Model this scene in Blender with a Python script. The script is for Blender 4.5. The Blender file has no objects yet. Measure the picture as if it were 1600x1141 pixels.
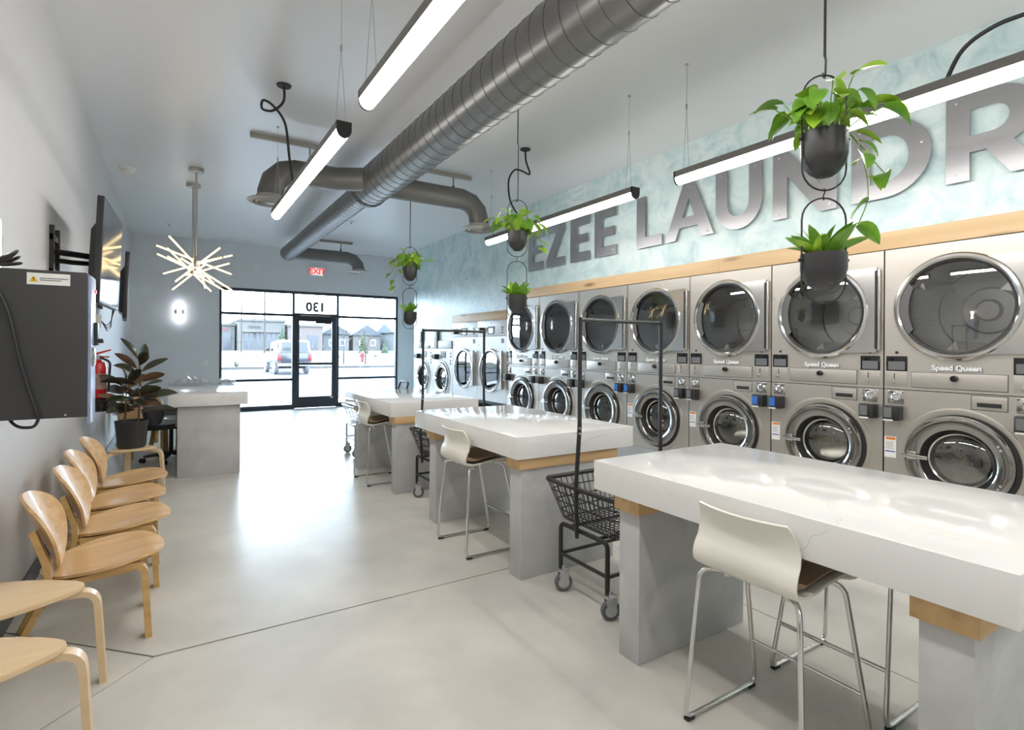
import bpy, bmesh, math, random
from mathutils import Vector, Matrix

# ------------------------------------------------------------------ camera, world, exposure
sc = bpy.context.scene
COL = sc.collection
PI = math.pi
YAW, ROLL, CAMH = math.radians(32.125), math.radians(0.336), 1.45
cam_d = bpy.data.cameras.new('camera')
cam = bpy.data.objects.new('camera', cam_d)
COL.objects.link(cam)
cam_d.sensor_width = 36.0
cam_d.lens = 36.0 * 846.95 / 1600.0
cam_d.shift_y = -(570.5 - 543.76) / 1600.0
cam_d.clip_start, cam_d.clip_end = 0.05, 600
cF = Vector((math.sin(YAW), math.cos(YAW), 0)); cR = Vector((math.cos(YAW), -math.sin(YAW), 0)); cU = Vector((0, 0, 1))
r_ = cR * math.cos(ROLL) + cU * math.sin(ROLL); u_ = -cR * math.sin(ROLL) + cU * math.cos(ROLL)
cm = Matrix((r_, u_, -cF)).transposed().to_4x4(); cm.translation = Vector((0, 0, CAMH))
cam.matrix_world = cm
sc.camera = cam

world = bpy.data.worlds.new('overcast_sky'); sc.world = world
world.use_nodes = True
wb = world.node_tree.nodes['Background']
wb.inputs[0].default_value = (0.68, 0.84, 1.0, 1)
wb.inputs[1].default_value = 8.8
sc.view_settings.view_transform = 'Standard'
sc.view_settings.look = 'None'
sc.view_settings.exposure = 1.2
sc.view_settings.gamma = 1.0
sc.view_settings.use_curve_mapping = False
TUBE_STRENGTH = 16.5
TUBE_COLOR = (1.0, 0.965, 0.915, 1)

random.seed(7)
# ------------------------------------------------------------------ materials
MATS = {}
def nodes(m): return m.node_tree.nodes, m.node_tree.links
def mat(name, col, rough=0.5, metal=0.0, var=0.0, scale=6.0, bump=0.0, bscale=None, spec=0.5, col2=None, emit=None, estr=0.0, coat=0.0, rvar=0.0, stretch=(1, 1, 1), detail=5.0, distort=0.0):
    m = bpy.data.materials.new(name); m.use_nodes = True
    n, l = nodes(m); b = n['Principled BSDF']
    c = (col[0], col[1], col[2], 1)
    b.inputs['Base Color'].default_value = c
    b.inputs['Roughness'].default_value = rough
    b.inputs['Metallic'].default_value = metal
    b.inputs['Specular IOR Level'].default_value = spec
    b.inputs['Coat Weight'].default_value = coat
    b.inputs['Coat Roughness'].default_value = 0.08
    if emit:
        b.inputs['Emission Color'].default_value = (emit[0], emit[1], emit[2], 1); b.inputs['Emission Strength'].default_value = estr
    if var or col2 or bump or rvar:
        tc = n.new('ShaderNodeTexCoord'); mp = n.new('ShaderNodeMapping'); mp.inputs['Scale'].default_value = stretch
        l.new(tc.outputs['Object'], mp.inputs['Vector'])
        nz = n.new('ShaderNodeTexNoise'); nz.inputs['Scale'].default_value = scale; nz.inputs['Detail'].default_value = detail
        nz.inputs['Distortion'].default_value = distort
        l.new(mp.outputs[0], nz.inputs['Vector'])
        if var or col2:
            rp = n.new('ShaderNodeValToRGB')
            c2 = col2 or tuple(max(0, x * (1 - var)) for x in col)
            rp.color_ramp.elements[0].position = 0.33; rp.color_ramp.elements[1].position = 0.67
            rp.color_ramp.elements[0].color = (c2[0], c2[1], c2[2], 1); rp.color_ramp.elements[1].color = c
            l.new(nz.outputs['Fac'], rp.inputs[0]); l.new(rp.outputs[0], b.inputs['Base Color'])
        if rvar:
            mr = n.new('ShaderNodeMapRange'); mr.inputs['To Min'].default_value = max(0, rough - rvar); mr.inputs['To Max'].default_value = rough + rvar
            l.new(nz.outputs['Fac'], mr.inputs[0]); l.new(mr.outputs[0], b.inputs['Roughness'])
        if bump:
            bp = n.new('ShaderNodeBump'); bp.inputs['Strength'].default_value = bump; bp.inputs['Distance'].default_value = 0.01
            if bscale:
                n2 = n.new('ShaderNodeTexNoise'); n2.inputs['Scale'].default_value = bscale; n2.inputs['Detail'].default_value = 3
                l.new(mp.outputs[0], n2.inputs['Vector']); l.new(n2.outputs['Fac'], bp.inputs['Height'])
            else: l.new(nz.outputs['Fac'], bp.inputs['Height'])
            l.new(bp.outputs[0], b.inputs['Normal'])
    MATS[name] = m
    return m

def glass_mat(name, tint, refl=0.12, rough=0.0):
    """thin pane: mostly clear with a mirror sheen that grows at grazing angles"""
    m = bpy.data.materials.new(name); m.use_nodes = True
    n, l = nodes(m); n.remove(n['Principled BSDF'])
    out = n['Material Output']
    tr = n.new('ShaderNodeBsdfTransparent'); tr.inputs[0].default_value = (*tint, 1)
    gl = n.new('ShaderNodeBsdfGlossy'); gl.inputs['Roughness'].default_value = rough
    lw = n.new('ShaderNodeLayerWeight'); lw.inputs[0].default_value = 0.25
    mr = n.new('ShaderNodeMapRange'); mr.inputs['To Min'].default_value = refl; mr.inputs['To Max'].default_value = 0.9
    mx = n.new('ShaderNodeMixShader')
    l.new(lw.outputs['Fresnel'], mr.inputs[0]); l.new(mr.outputs[0], mx.inputs[0])
    l.new(tr.outputs[0], mx.inputs[1]); l.new(gl.outputs[0], mx.inputs[2]); l.new(mx.outputs[0], out.inputs[0])
    MATS[name] = m; return m

def floor_mat():
    m = mat('polished_concrete', (0.5, 0.47, 0.41), 0.3, spec=0.2)
    n, l = nodes(m); b = n['Principled BSDF']
    tc = n.new('ShaderNodeTexCoord')
    a = n.new('ShaderNodeTexNoise'); a.inputs['Scale'].default_value = 1.3; a.inputs['Detail'].default_value = 3; a.inputs['Distortion'].default_value = 0.4
    c = n.new('ShaderNodeTexNoise'); c.inputs['Scale'].default_value = 3.5; c.inputs['Detail'].default_value = 4; c.inputs['Distortion'].default_value = 0.3; c.inputs['Roughness'].default_value = 0.62
    l.new(tc.outputs['Object'], a.inputs['Vector']); l.new(tc.outputs['Object'], c.inputs['Vector'])
    r1 = n.new('ShaderNodeValToRGB'); e = r1.color_ramp.elements
    e[0].position = 0.3; e[0].color = (0.50, 0.485, 0.45, 1); e[1].position = 0.7; e[1].color = (0.66, 0.64, 0.59, 1)
    r2 = n.new('ShaderNodeValToRGB'); e = r2.color_ramp.elements
    e[0].position = 0.2; e[0].color = (0.78, 0.79, 0.80, 1); e[1].position = 0.8; e[1].color = (1.0, 1.0, 0.98, 1)
    l.new(a.outputs['Fac'], r1.inputs[0]); l.new(c.outputs['Fac'], r2.inputs[0])
    mx = n.new('ShaderNodeMix'); mx.data_type = 'RGBA'; mx.blend_type = 'MULTIPLY'; mx.inputs['Factor'].default_value = 0.6
    l.new(r1.outputs[0], mx.inputs['A']); l.new(r2.outputs[0], mx.inputs['B']); l.new(mx.outputs['Result'], b.inputs['Base Color'])
    return m

def plaster_mat():
    m = mat('teal_plaster', (0.6, 0.72, 0.72), 0.34, spec=0.5)
    n, l = nodes(m); b = n['Principled BSDF']
    tc = n.new('ShaderNodeTexCoord')
    a = n.new('ShaderNodeTexNoise'); a.inputs['Scale'].default_value = 3.0; a.inputs['Detail'].default_value = 6; a.inputs['Distortion'].default_value = 1.7; a.inputs['Roughness'].default_value = 0.62
    l.new(tc.outputs['Object'], a.inputs['Vector'])
    v = n.new('ShaderNodeTexVoronoi'); v.inputs['Scale'].default_value = 4.2
    mxv = n.new('ShaderNodeMix'); mxv.data_type = 'VECTOR'; mxv.inputs['Factor'].default_value = 0.35
    l.new(tc.outputs['Object'], mxv.inputs['A']); l.new(a.outputs['Color'], mxv.inputs['B']); l.new(mxv.outputs['Result'], v.inputs['Vector'])
    ad = n.new('ShaderNodeMath'); ad.operation = 'MULTIPLY_ADD'; ad.inputs[1].default_value = 0.28; l.new(v.outputs['Distance'], ad.inputs[0]); l.new(a.outputs['Fac'], ad.inputs[2])
    rp = n.new('ShaderNodeValToRGB'); e = rp.color_ramp.elements
    e[0].position = 0.42; e[0].color = (0.42, 0.575, 0.60, 1); e[1].position = 0.78; e[1].color = (0.68, 0.79, 0.79, 1)
    q = rp.color_ramp.elements.new(0.58); q.color = (0.545, 0.695, 0.71, 1)
    l.new(ad.outputs[0], rp.inputs[0]); l.new(rp.outputs[0], b.inputs['Base Color'])
    bp = n.new('ShaderNodeBump'); bp.inputs['Strength'].default_value = 0.25; bp.inputs['Distance'].default_value = 0.01
    l.new(ad.outputs[0], bp.inputs['Height']); l.new(bp.outputs[0], b.inputs['Normal'])
    return m

def quartz_mat():
    m = mat('white_quartz', (0.80, 0.79, 0.77), 0.09, spec=0.5)
    n, l = nodes(m); b = n['Principled BSDF']
    tc = n.new('ShaderNodeTexCoord')
    ns = n.new('ShaderNodeTexNoise'); ns.inputs['Scale'].default_value = 2.2; ns.inputs['Detail'].default_value = 5
    l.new(tc.outputs['Object'], ns.inputs['Vector'])
    mv = n.new('ShaderNodeMix'); mv.data_type = 'VECTOR'; mv.inputs['Factor'].default_value = 0.30
    l.new(tc.outputs['Object'], mv.inputs['A']); l.new(ns.outputs['Color'], mv.inputs['B'])
    v = n.new('ShaderNodeTexVoronoi'); v.feature = 'DISTANCE_TO_EDGE'; v.inputs['Scale'].default_value = 2.6
    l.new(mv.outputs['Result'], v.inputs['Vector'])
    r1 = n.new('ShaderNodeValToRGB'); e = r1.color_ramp.elements
    e[0].position = 0.0; e[0].color = (1, 1, 1, 1); e[1].position = 0.0045; e[1].color = (0, 0, 0, 1)
    l.new(v.outputs['Distance'], r1.inputs[0])
    mk = n.new('ShaderNodeTexNoise'); mk.inputs['Scale'].default_value = 1.7; l.new(tc.outputs['Object'], mk.inputs['Vector'])
    r2 = n.new('ShaderNodeValToRGB'); e = r2.color_ramp.elements; e[0].position = 0.45; e[0].color = (0, 0, 0, 1); e[1].position = 0.62; e[1].color = (1, 1, 1, 1)
    l.new(mk.outputs['Fac'], r2.inputs[0])
    mu = n.new('ShaderNodeMath'); mu.operation = 'MULTIPLY'; l.new(r1.outputs[0], mu.inputs[0]); l.new(r2.outputs[0], mu.inputs[1])
    mx = n.new('ShaderNodeMix'); mx.data_type = 'RGBA'; l.new(mu.outputs[0], mx.inputs['Factor'])
    mx.inputs['A'].default_value = (0.76, 0.757, 0.745, 1); mx.inputs['B'].default_value = (0.42, 0.41, 0.41, 1)
    l.new(mx.outputs['Result'], b.inputs['Base Color'])
    return m

def wood_mat(name, c1, c2, rough=0.45, axis='X', scale=1.0, knots=0.0, coat=0.0):
    m = mat(name, c1, rough, coat=coat); n, l = nodes(m); b = n['Principled BSDF']
    tc = n.new('ShaderNodeTexCoord'); mp = n.new('ShaderNodeMapping')
    st = {'X': (0.6, 9, 9), 'Y': (9, 0.6, 9), 'Z': (9, 9, 0.6)}[axis]
    mp.inputs['Scale'].default_value = tuple(s * scale for s in st); l.new(tc.outputs['Object'], mp.inputs['Vector'])
    nz = n.new('ShaderNodeTexNoise'); nz.inputs['Scale'].default_value = 1.6; nz.inputs['Detail'].default_value = 8; nz.inputs['Distortion'].default_value = 0.6
    l.new(mp.outputs[0], nz.inputs['Vector'])
    rp = n.new('ShaderNodeValToRGB'); e = rp.color_ramp.elements
    e[0].position = 0.35; e[0].color = (*c2, 1); e[1].position = 0.62; e[1].color = (*c1, 1)
    l.new(nz.outputs['Fac'], rp.inputs[0])
    if knots:
        v = n.new('ShaderNodeTexVoronoi'); v.inputs['Scale'].default_value = 1.0
        m2 = n.new('ShaderNodeMapping'); st2 = {'X': (1.6, 7, 7), 'Y': (7, 1.6, 7)}[axis]; m2.inputs['Scale'].default_value = st2
        l.new(tc.outputs['Object'], m2.inputs['Vector']); l.new(m2.outputs[0], v.inputs['Vector'])
        r2 = n.new('ShaderNodeValToRGB'); e = r2.color_ramp.elements; e[0].position = 0.05; e[0].color = (1, 1, 1, 1); e[1].position = knots; e[1].color = (0, 0, 0, 1)
        l.new(v.outputs['Distance'], r2.inputs[0])
        mx = n.new('ShaderNodeMix'); mx.data_type = 'RGBA'; l.new(r2.outputs[0], mx.inputs['Factor']); l.new(rp.outputs[0], mx.inputs['A'])
        mx.inputs['B'].default_value = (0.20, 0.10, 0.045, 1); l.new(mx.outputs['Result'], b.inputs['Base Color'])
    else: l.new(rp.outputs[0], b.inputs['Base Color'])
    return m

def perforated_mat():
    m = mat('perforated_steel', (0.55, 0.55, 0.53), 0.32, metal=0.85); n, l = nodes(m); b = n['Principled BSDF']
    uv = n.new('ShaderNodeUVMap'); mp = n.new('ShaderNodeMapping'); mp.inputs['Scale'].default_value = (52, 52, 1); l.new(uv.outputs[0], mp.inputs[0])
    fr = n.new('ShaderNodeVectorMath'); fr.operation = 'FRACTION'; l.new(mp.outputs[0], fr.inputs[0])
    ds = n.new('ShaderNodeVectorMath'); ds.operation = 'DISTANCE'; l.new(fr.outputs[0], ds.inputs[0]); ds.inputs[1].default_value = (0.5, 0.5, 0)
    lt = n.new('ShaderNodeMath'); lt.operation = 'LESS_THAN'; lt.inputs[1].default_value = 0.27; l.new(ds.outputs['Value'], lt.inputs[0])
    mx = n.new('ShaderNodeMix'); mx.data_type = 'RGBA'; l.new(lt.outputs[0], mx.inputs['Factor'])
    mx.inputs['A'].default_value = (0.62, 0.62, 0.60, 1); mx.inputs['B'].default_value = (0.02, 0.02, 0.02, 1)
    l.new(mx.outputs['Result'], b.inputs['Base Color'])
    inv = n.new('ShaderNodeMath'); inv.operation = 'SUBTRACT'; inv.inputs[0].default_value = 0.85; l.new(lt.outputs[0], inv.inputs[1])
    inv.use_clamp = True; l.new(inv.outputs[0], b.inputs['Metallic'])
    return m

floor_m = floor_mat(); plaster = plaster_mat(); quartz = quartz_mat(); perf = perforated_mat(); drumback = mat('drum_back_steel', (0.34, 0.34, 0.33), 0.4, metal=0.7)
joint_m = mat('joint_dark', (0.05, 0.045, 0.04), 0.9)
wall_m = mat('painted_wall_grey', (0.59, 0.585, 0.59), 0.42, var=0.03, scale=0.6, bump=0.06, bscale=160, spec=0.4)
wallf_m = mat('wall_grey_lightened', (0.76, 0.77, 0.79), 0.5, var=0.03, scale=0.6, bump=0.06, bscale=160, spec=0.35)  # same paint as the left wall, lightened because this wall is backlit
ceil_m = mat('ceiling_paint', (0.76, 0.762, 0.772), 0.3, var=0.03, scale=0.5, bump=0.05, bscale=120, spec=0.7)
base_m = mat('rubber_baseboard', (0.10, 0.11, 0.12), 0.5)
conc_m = mat('cast_concrete', (0.55, 0.55, 0.545), 0.55, scale=2.4, col2=(0.43, 0.435, 0.435), bump=0.08, bscale=30, distort=1.2, detail=7)
plinth_m = mat('plinth_grey', (0.40, 0.42, 0.43), 0.5, var=0.12, scale=3)
oak = wood_mat('block_oak', (0.66, 0.44, 0.22), (0.52, 0.32, 0.14), 0.5, 'X', 1.0)
pine = wood_mat('knotty_pine', (0.70, 0.50, 0.29), (0.62, 0.42, 0.22), 0.5, 'Y', 0.7, knots=0.27)
birch = wood_mat('birch_veneer', (0.68, 0.45, 0.225), (0.56, 0.34, 0.145), 0.32, 'X', 1.3, coat=0.25)
birch_e = wood_mat('birch_edge', (0.60, 0.39, 0.16), (0.48, 0.29, 0.10), 0.45, 'X', 1.0)
pale = wood_mat('pale_birch', (0.72, 0.54, 0.33), (0.68, 0.49, 0.28), 0.4, 'X', 1.0, coat=0.15)
chrome = mat('chrome', (0.72, 0.72, 0.71), 0.12, metal=1.0)
satin = mat('satin_nickel', (0.55, 0.52, 0.48), 0.3, metal=1.0)
steel = mat('machine_steel', (0.56, 0.53, 0.485), 0.36, metal=0.72, var=0.04, scale=2, stretch=(0.3, 1, 6))
steel2 = mat('door_plate_steel', (0.60, 0.59, 0.575), 0.16, metal=0.9)
washring = mat('washer_ring_steel', (0.40, 0.395, 0.385), 0.1, metal=1.0)
ringm = mat('door_ring_steel', (0.66, 0.65, 0.63), 0.14, metal=1.0)
duct_m = mat('galvanized_duct', (0.215, 0.213, 0.208), 0.33, metal=0.75, var=0.08, scale=3, stretch=(1, 1, 1))
duct_p = mat('painted_duct', (0.165, 0.162, 0.155), 0.42, metal=0.3, var=0.06, scale=4)
seam_m = mat('duct_seam', (0.11, 0.11, 0.105), 0.5, metal=0.5)
strut_m = mat('strut_beige', (0.46, 0.44, 0.39), 0.5)
blk = mat('black_powder_coat', (0.018, 0.018, 0.019), 0.42)
blkp = mat('black_plastic', (0.022, 0.022, 0.024), 0.35)
blkg = mat('black_gloss', (0.012, 0.012, 0.014), 0.12)
kiosk_m = mat('kiosk_black_steel', (0.045, 0.045, 0.047), 0.5, bump=0.05, bscale=220, var=0.08, scale=5)
rubber = mat('grey_rubber', (0.12, 0.12, 0.135), 0.6)
zinc = mat('zinc_plate', (0.52, 0.54, 0.55), 0.3, metal=0.9)
white = mat('white_enamel', (0.82, 0.83, 0.84), 0.28)
whitep = mat('white_plastic', (0.78, 0.77, 0.73), 0.35)
shell_m = mat('stool_shell_white', (0.80, 0.78, 0.70), 0.3, spec=0.5)
pad_m = mat('stool_seat_brown', (0.30, 0.21, 0.125), 0.55, var=0.1, scale=12)
darkframe = mat('storefront_aluminium', (0.035, 0.045, 0.062), 0.4, metal=0.3)
grille_m = mat('diffuser_metal', (0.42, 0.41, 0.39), 0.35, metal=0.3)
dark = mat('interior_dark', (0.03, 0.03, 0.03), 0.7)
gasket = mat('door_gasket', (0.02, 0.02, 0.02), 0.5)
recess_m = mat('handle_recess', (0.12, 0.12, 0.125), 0.5)
screen_m = mat('dull_screen', (0.16, 0.17, 0.18), 0.15)
bluescreen = mat('blue_screen', (0.03, 0.10, 0.30), 0.2, emit=(0.06, 0.22, 0.75), estr=0.12)
paper = mat('sticker_paper', (0.82, 0.82, 0.80), 0.5)
orange = mat('sticker_orange', (0.75, 0.22, 0.02), 0.5)
blue = mat('sticker_blue', (0.03, 0.07, 0.35), 0.5)
yellow = mat('sticker_yellow', (0.80, 0.52, 0.03), 0.5)
red = mat('extinguisher_red', (0.55, 0.012, 0.015), 0.22, coat=0.4)
letter_m = mat('brushed_aluminium', (0.43, 0.43, 0.445), 0.36, metal=0.9, var=0.05, scale=3, stretch=(1, 1, 60))
winglass = glass_mat('window_glass', (0.97, 0.985, 0.99), 0.03)
doorglass = glass_mat('dryer_glass', (0.82, 0.83, 0.83), 0.16)
washglass = glass_mat('washer_glass', (0.6, 0.6, 0.58), 0.14)
tvglass = mat('tv_screen', (0.035, 0.037, 0.042), 0.07, spec=0.8)
pot_m = mat('planter_black', (0.03, 0.03, 0.032), 0.38)
soil_m = mat('potting_soil', (0.03, 0.02, 0.012), 0.95, bump=0.6, scale=60)
leaf_l = mat('leaf_lime', (0.38, 0.60, 0.045), 0.32, col2=(0.22, 0.43, 0.03), scale=14)
leaf_g = mat('leaf_green', (0.19, 0.41, 0.035), 0.32, col2=(0.11, 0.27, 0.022), scale=14)
leaf_d = mat('leaf_burgundy_green', (0.030, 0.048, 0.022), 0.2, col2=(0.05, 0.028, 0.022), scale=8, coat=0.4)
leaf_v = mat('leaf_pale_underside', (0.22, 0.115, 0.06), 0.32, col2=(0.13, 0.08, 0.045), scale=9)
stem_m = mat('plant_stem', (0.20, 0.30, 0.06), 0.5)
stem_b = mat('woody_stem', (0.12, 0.07, 0.04), 0.7)
tube_m = mat('lit_tube', (1, 1, 1), 0.4, emit=TUBE_COLOR[:3], estr=TUBE_STRENGTH)
warm_m = mat('warm_led', (1, 0.9, 0.7), 0.4, emit=(1.0, 0.74, 0.36), estr=1.3)
sconce_m = mat('sconce_lamp', (1, 1, 1), 0.4, emit=(0.92, 0.95, 1.0), estr=3.2)
sconce_w = mat('sconce_lamp_warm', (1, 1, 1), 0.4, emit=(1.0, 0.86, 0.68), estr=9.0)
exit_m = mat('exit_red', (0.8, 0.05, 0.04), 0.4, emit=(1.0, 0.10, 0.08), estr=0.3)
led_red = mat('indicator_red', (0.8, 0.02, 0.02), 0.4, emit=(1, 0.05, 0.05), estr=1.5)
clearplastic = mat('crumpled_plastic', (0.55, 0.60, 0.66), 0.18, spec=0.7)
asphalt = mat('asphalt', (0.046, 0.046, 0.051), 0.9, var=0.1, scale=2)  # asphalt, far lot, lawn and gravel darkened to offset the overbright sky
paint_w = mat('road_paint', (0.12, 0.12, 0.12), 0.8)
sidewalk_m = mat('sidewalk_concrete', (0.42, 0.41, 0.40), 0.9, var=0.06, scale=2)
farlot_m = mat('far_lot_concrete_dimmed', (0.055, 0.053, 0.052), 0.9, var=0.06, scale=2)  # sidewalk concrete with its colour darkened against overexposure
grass = mat('lawn_grass', (0.044, 0.050, 0.024), 0.95, var=0.3, scale=4)
gravel = mat('dry_gravel', (0.050, 0.047, 0.041), 0.95, var=0.2, scale=6)
stucco = mat('stucco_cream_dimmed', (0.085, 0.083, 0.080), 0.9, var=0.06, scale=1)  # building colours darkened so strong daylight leaves them visible
stucco2 = mat('stucco_tan', (0.09, 0.082, 0.078), 0.9, var=0.06, scale=1)
brickm = mat('brick_soft_red', (0.105, 0.086, 0.08), 0.9, var=0.12, scale=3)
roof_m = mat('shingle_grey', (0.055, 0.062, 0.072), 0.9, var=0.12, scale=3)
siding = mat('siding_pale_dimmed', (0.082, 0.086, 0.09), 0.9, var=0.05, scale=2)
farwin = mat('far_window', (0.02, 0.025, 0.035), 0.15)
truck_b = mat('truck_paint_dark', (0.014, 0.016, 0.024), 0.25, coat=0.5)
truck_w = mat('truck_topper_white', (0.14, 0.14, 0.137), 0.3, coat=0.4)
truck_t = mat('truck_paint_tan', (0.05, 0.048, 0.042), 0.3, coat=0.4)
tail_r = mat('tail_light_red', (0.13, 0.006, 0.008), 0.3)
hyd_m = mat('hydrant_red', (0.12, 0.012, 0.012), 0.5)
conifer = mat('conifer_green', (0.022, 0.042, 0.016), 0.9, var=0.4, scale=5)
bark = mat('bark_grey', (0.04, 0.034, 0.03), 0.9)
shrub_m = mat('dry_shrub', (0.07, 0.056, 0.045), 0.95, var=0.3, scale=6)
beige_box = mat('beige_steel_box', (0.55, 0.53, 0.50), 0.4)
num_m = mat('frosted_vinyl_grey', (0.03, 0.035, 0.04), 0.6)
sign_w = mat('exit_housing_white', (0.85, 0.86, 0.87), 0.4)

# ------------------------------------------------------------------ mesh helpers
class MB:
    def __init__(s): s.v = []; s.f = []; s.uv = None
    def add(s, vs, fs):
        o = len(s.v); s.v += [tuple(p) for p in vs]; s.f += [tuple(i + o for i in f) for f in fs]; return s
    def box(s, x0, x1, y0, y1, z0, z1):
        if x0 > x1: x0, x1 = x1, x0
        if y0 > y1: y0, y1 = y1, y0
        if z0 > z1: z0, z1 = z1, z0
        return s.add([(x0, y0, z0), (x1, y0, z0), (x1, y1, z0), (x0, y1, z0), (x0, y0, z1), (x1, y0, z1), (x1, y1, z1), (x0, y1, z1)],
                     [(0, 3, 2, 1), (4, 5, 6, 7), (0, 1, 5, 4), (1, 2, 6, 5), (2, 3, 7, 6), (3, 0, 4, 7)])
    def prism(s, pts, ax, a, b):
        """polygon pts (2D) extruded along axis ax from a to b; 2D axes are the remaining two in xyz order"""
        def P(p, t):
            q = list(p); q.insert(ax, t); return tuple(q)
        n = len(pts); vs = [P(p, a) for p in pts] + [P(p, b) for p in pts]
        fs = [tuple(range(n))[::-1], tuple(range(n, 2 * n))] + [(i, (i + 1) % n, n + (i + 1) % n, n + i) for i in range(n)]
        return s.add(vs, fs)
    def tube(s, pts, r, n=8, closed=False, caps=True):
        pts = [Vector(p) for p in pts]; m = len(pts); R = r if isinstance(r, (list, tuple)) else [r] * m
        up = None; vs = []
        for i, p in enumerate(pts):
            if closed: t = (pts[(i + 1) % m] - pts[i - 1])
            else: t = (pts[min(i + 1, m - 1)] - pts[max(i - 1, 0)])
            if t.length < 1e-9: t = Vector((0, 0, 1))
            t.normalize()
            if up is None:
                up = t.orthogonal().normalized()
            up = (up - t * up.dot(t))
            if up.length < 1e-6: up = t.orthogonal()
            up.normalize(); b = t.cross(up)
            for k in range(n):
                a = 2 * PI * k / n; vs.append(p + (up * math.cos(a) + b * math.sin(a)) * R[i])
        fs = []
        for i in range(m if closed else m - 1):
            j = (i + 1) % m
            for k in range(n): fs.append((i * n + k, i * n + (k + 1) % n, j * n + (k + 1) % n, j * n + k))
        if not closed and caps: fs += [tuple(range(n))[::-1], tuple(range((m - 1) * n, m * n))]
        return s.add(vs, fs)
    def ribbon(s, pts, wv, th):
        """flat bent strip: path pts, width vector wv (full width), thickness th"""
        pts = [Vector(p) for p in pts]; wv = Vector(wv); m = len(pts); vs = []
        wn = wv.normalized()
        for i, p in enumerate(pts):
            t = (pts[min(i + 1, m - 1)] - pts[max(i - 1, 0)]).normalized(); nn = t.cross(wn).normalized() * (th / 2); h = wv / 2
            vs += [p - h - nn, p + h - nn, p + h + nn, p - h + nn]
        fs = [(3, 2, 1, 0), tuple(range((m - 1) * 4, m * 4))]
        for i in range(m - 1):
            for k in range(4): fs.append((i * 4 + k, i * 4 + (k + 1) % 4, i * 4 + 4 + (k + 1) % 4, i * 4 + 4 + k))
        return s.add(vs, fs)
    def lathe(s, prof, n=24, M=None, cap0=False, cap1=False):
        vs = []; M = M or Matrix.Identity(4)
        for (r, z) in prof:
            for k in range(n):
                a = 2 * PI * k / n; vs.append(M @ Vector((r * math.cos(a), r * math.sin(a), z)))
        fs = []
        for i in range(len(prof) - 1):
            for k in range(n): fs.append((i * n + k, i * n + (k + 1) % n, (i + 1) * n + (k + 1) % n, (i + 1) * n + k))
        if cap0: fs.append(tuple(range(n))[::-1])
        if cap1: fs.append(tuple(range((len(prof) - 1) * n, len(prof) * n)))
        return s.add(vs, fs)
    def torus(s, R, r, M=None, n=40, k=8, sx=1.0):
        M = M or Matrix.Identity(4)
        pts = [M @ Vector((R * sx * math.cos(2 * PI * i / n), R * math.sin(2 * PI * i / n), 0)) for i in range(n)]
        return s.tube(pts, r, k, closed=True)
    def grid(s, P, th):
        """closed shell from a grid of points, offset by -normal*th"""
        nu, nv = len(P), len(P[0]); P = [[Vector(q) for q in row] for row in P]; top = []; bot = []
        for i in range(nu):
            for j in range(nv):
                du = P[min(i + 1, nu - 1)][j] - P[max(i - 1, 0)][j]; dv = P[i][min(j + 1, nv - 1)] - P[i][max(j - 1, 0)]
                nn = du.cross(dv); nn = nn.normalized() if nn.length > 1e-12 else Vector((0, 0, 1))
                top.append(P[i][j]); bot.append(P[i][j] - nn * th)
        N = nu * nv; fs = []
        for i in range(nu - 1):
            for j in range(nv - 1):
                a, b, c, d = i * nv + j, (i + 1) * nv + j, (i + 1) * nv + j + 1, i * nv + j + 1
                fs += [(a, b, c, d), (N + d, N + c, N + b, N + a)]
        rim = [i * nv for i in range(nu)] + [(nu - 1) * nv + j for j in range(1, nv)] + [i * nv + nv - 1 for i in range(nu - 2, -1, -1)] + [j for j in range(nv - 2, 0, -1)]
        for q in range(len(rim)):
            a, b = rim[q], rim[(q + 1) % len(rim)]; fs.append((b, a, N + a, N + b))
        return s.add(top + bot, fs)
    def plate_hole(s, x0, x1, z0, z1, cx, cz, r, y, n=48, depth=0.0):
        """rectangle in the xz plane at y with a round hole; optional return lip of depth"""
        ang = sorted(set([2 * PI * k / n for k in range(n)] + [math.atan2(b - cz, a - cx) % (2 * PI) for a in (x0, x1) for b in (z0, z1)]))
        vs = []; m = len(ang)
        for a in ang: vs.append((cx + r * math.cos(a), y, cz + r * math.sin(a)))
        for a in ang:
            c, sn = math.cos(a), math.sin(a); t = 1e9
            if c > 1e-9: t = min(t, (x1 - cx) / c)
            if c < -1e-9: t = min(t, (x0 - cx) / c)
            if sn > 1e-9: t = min(t, (z1 - cz) / sn)
            if sn < -1e-9: t = min(t, (z0 - cz) / sn)
            vs.append((cx + t * c, y, cz + t * sn))
        fs = [(i, (i + 1) % m, m + (i + 1) % m, m + i) for i in range(m)]
        if depth:
            for a in ang: vs.append((cx + r * math.cos(a), y + depth, cz + r * math.sin(a)))
            fs += [(i, 2 * m + i, 2 * m + (i + 1) % m, (i + 1) % m) for i in range(m)]
        return s.add(vs, fs)

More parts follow.
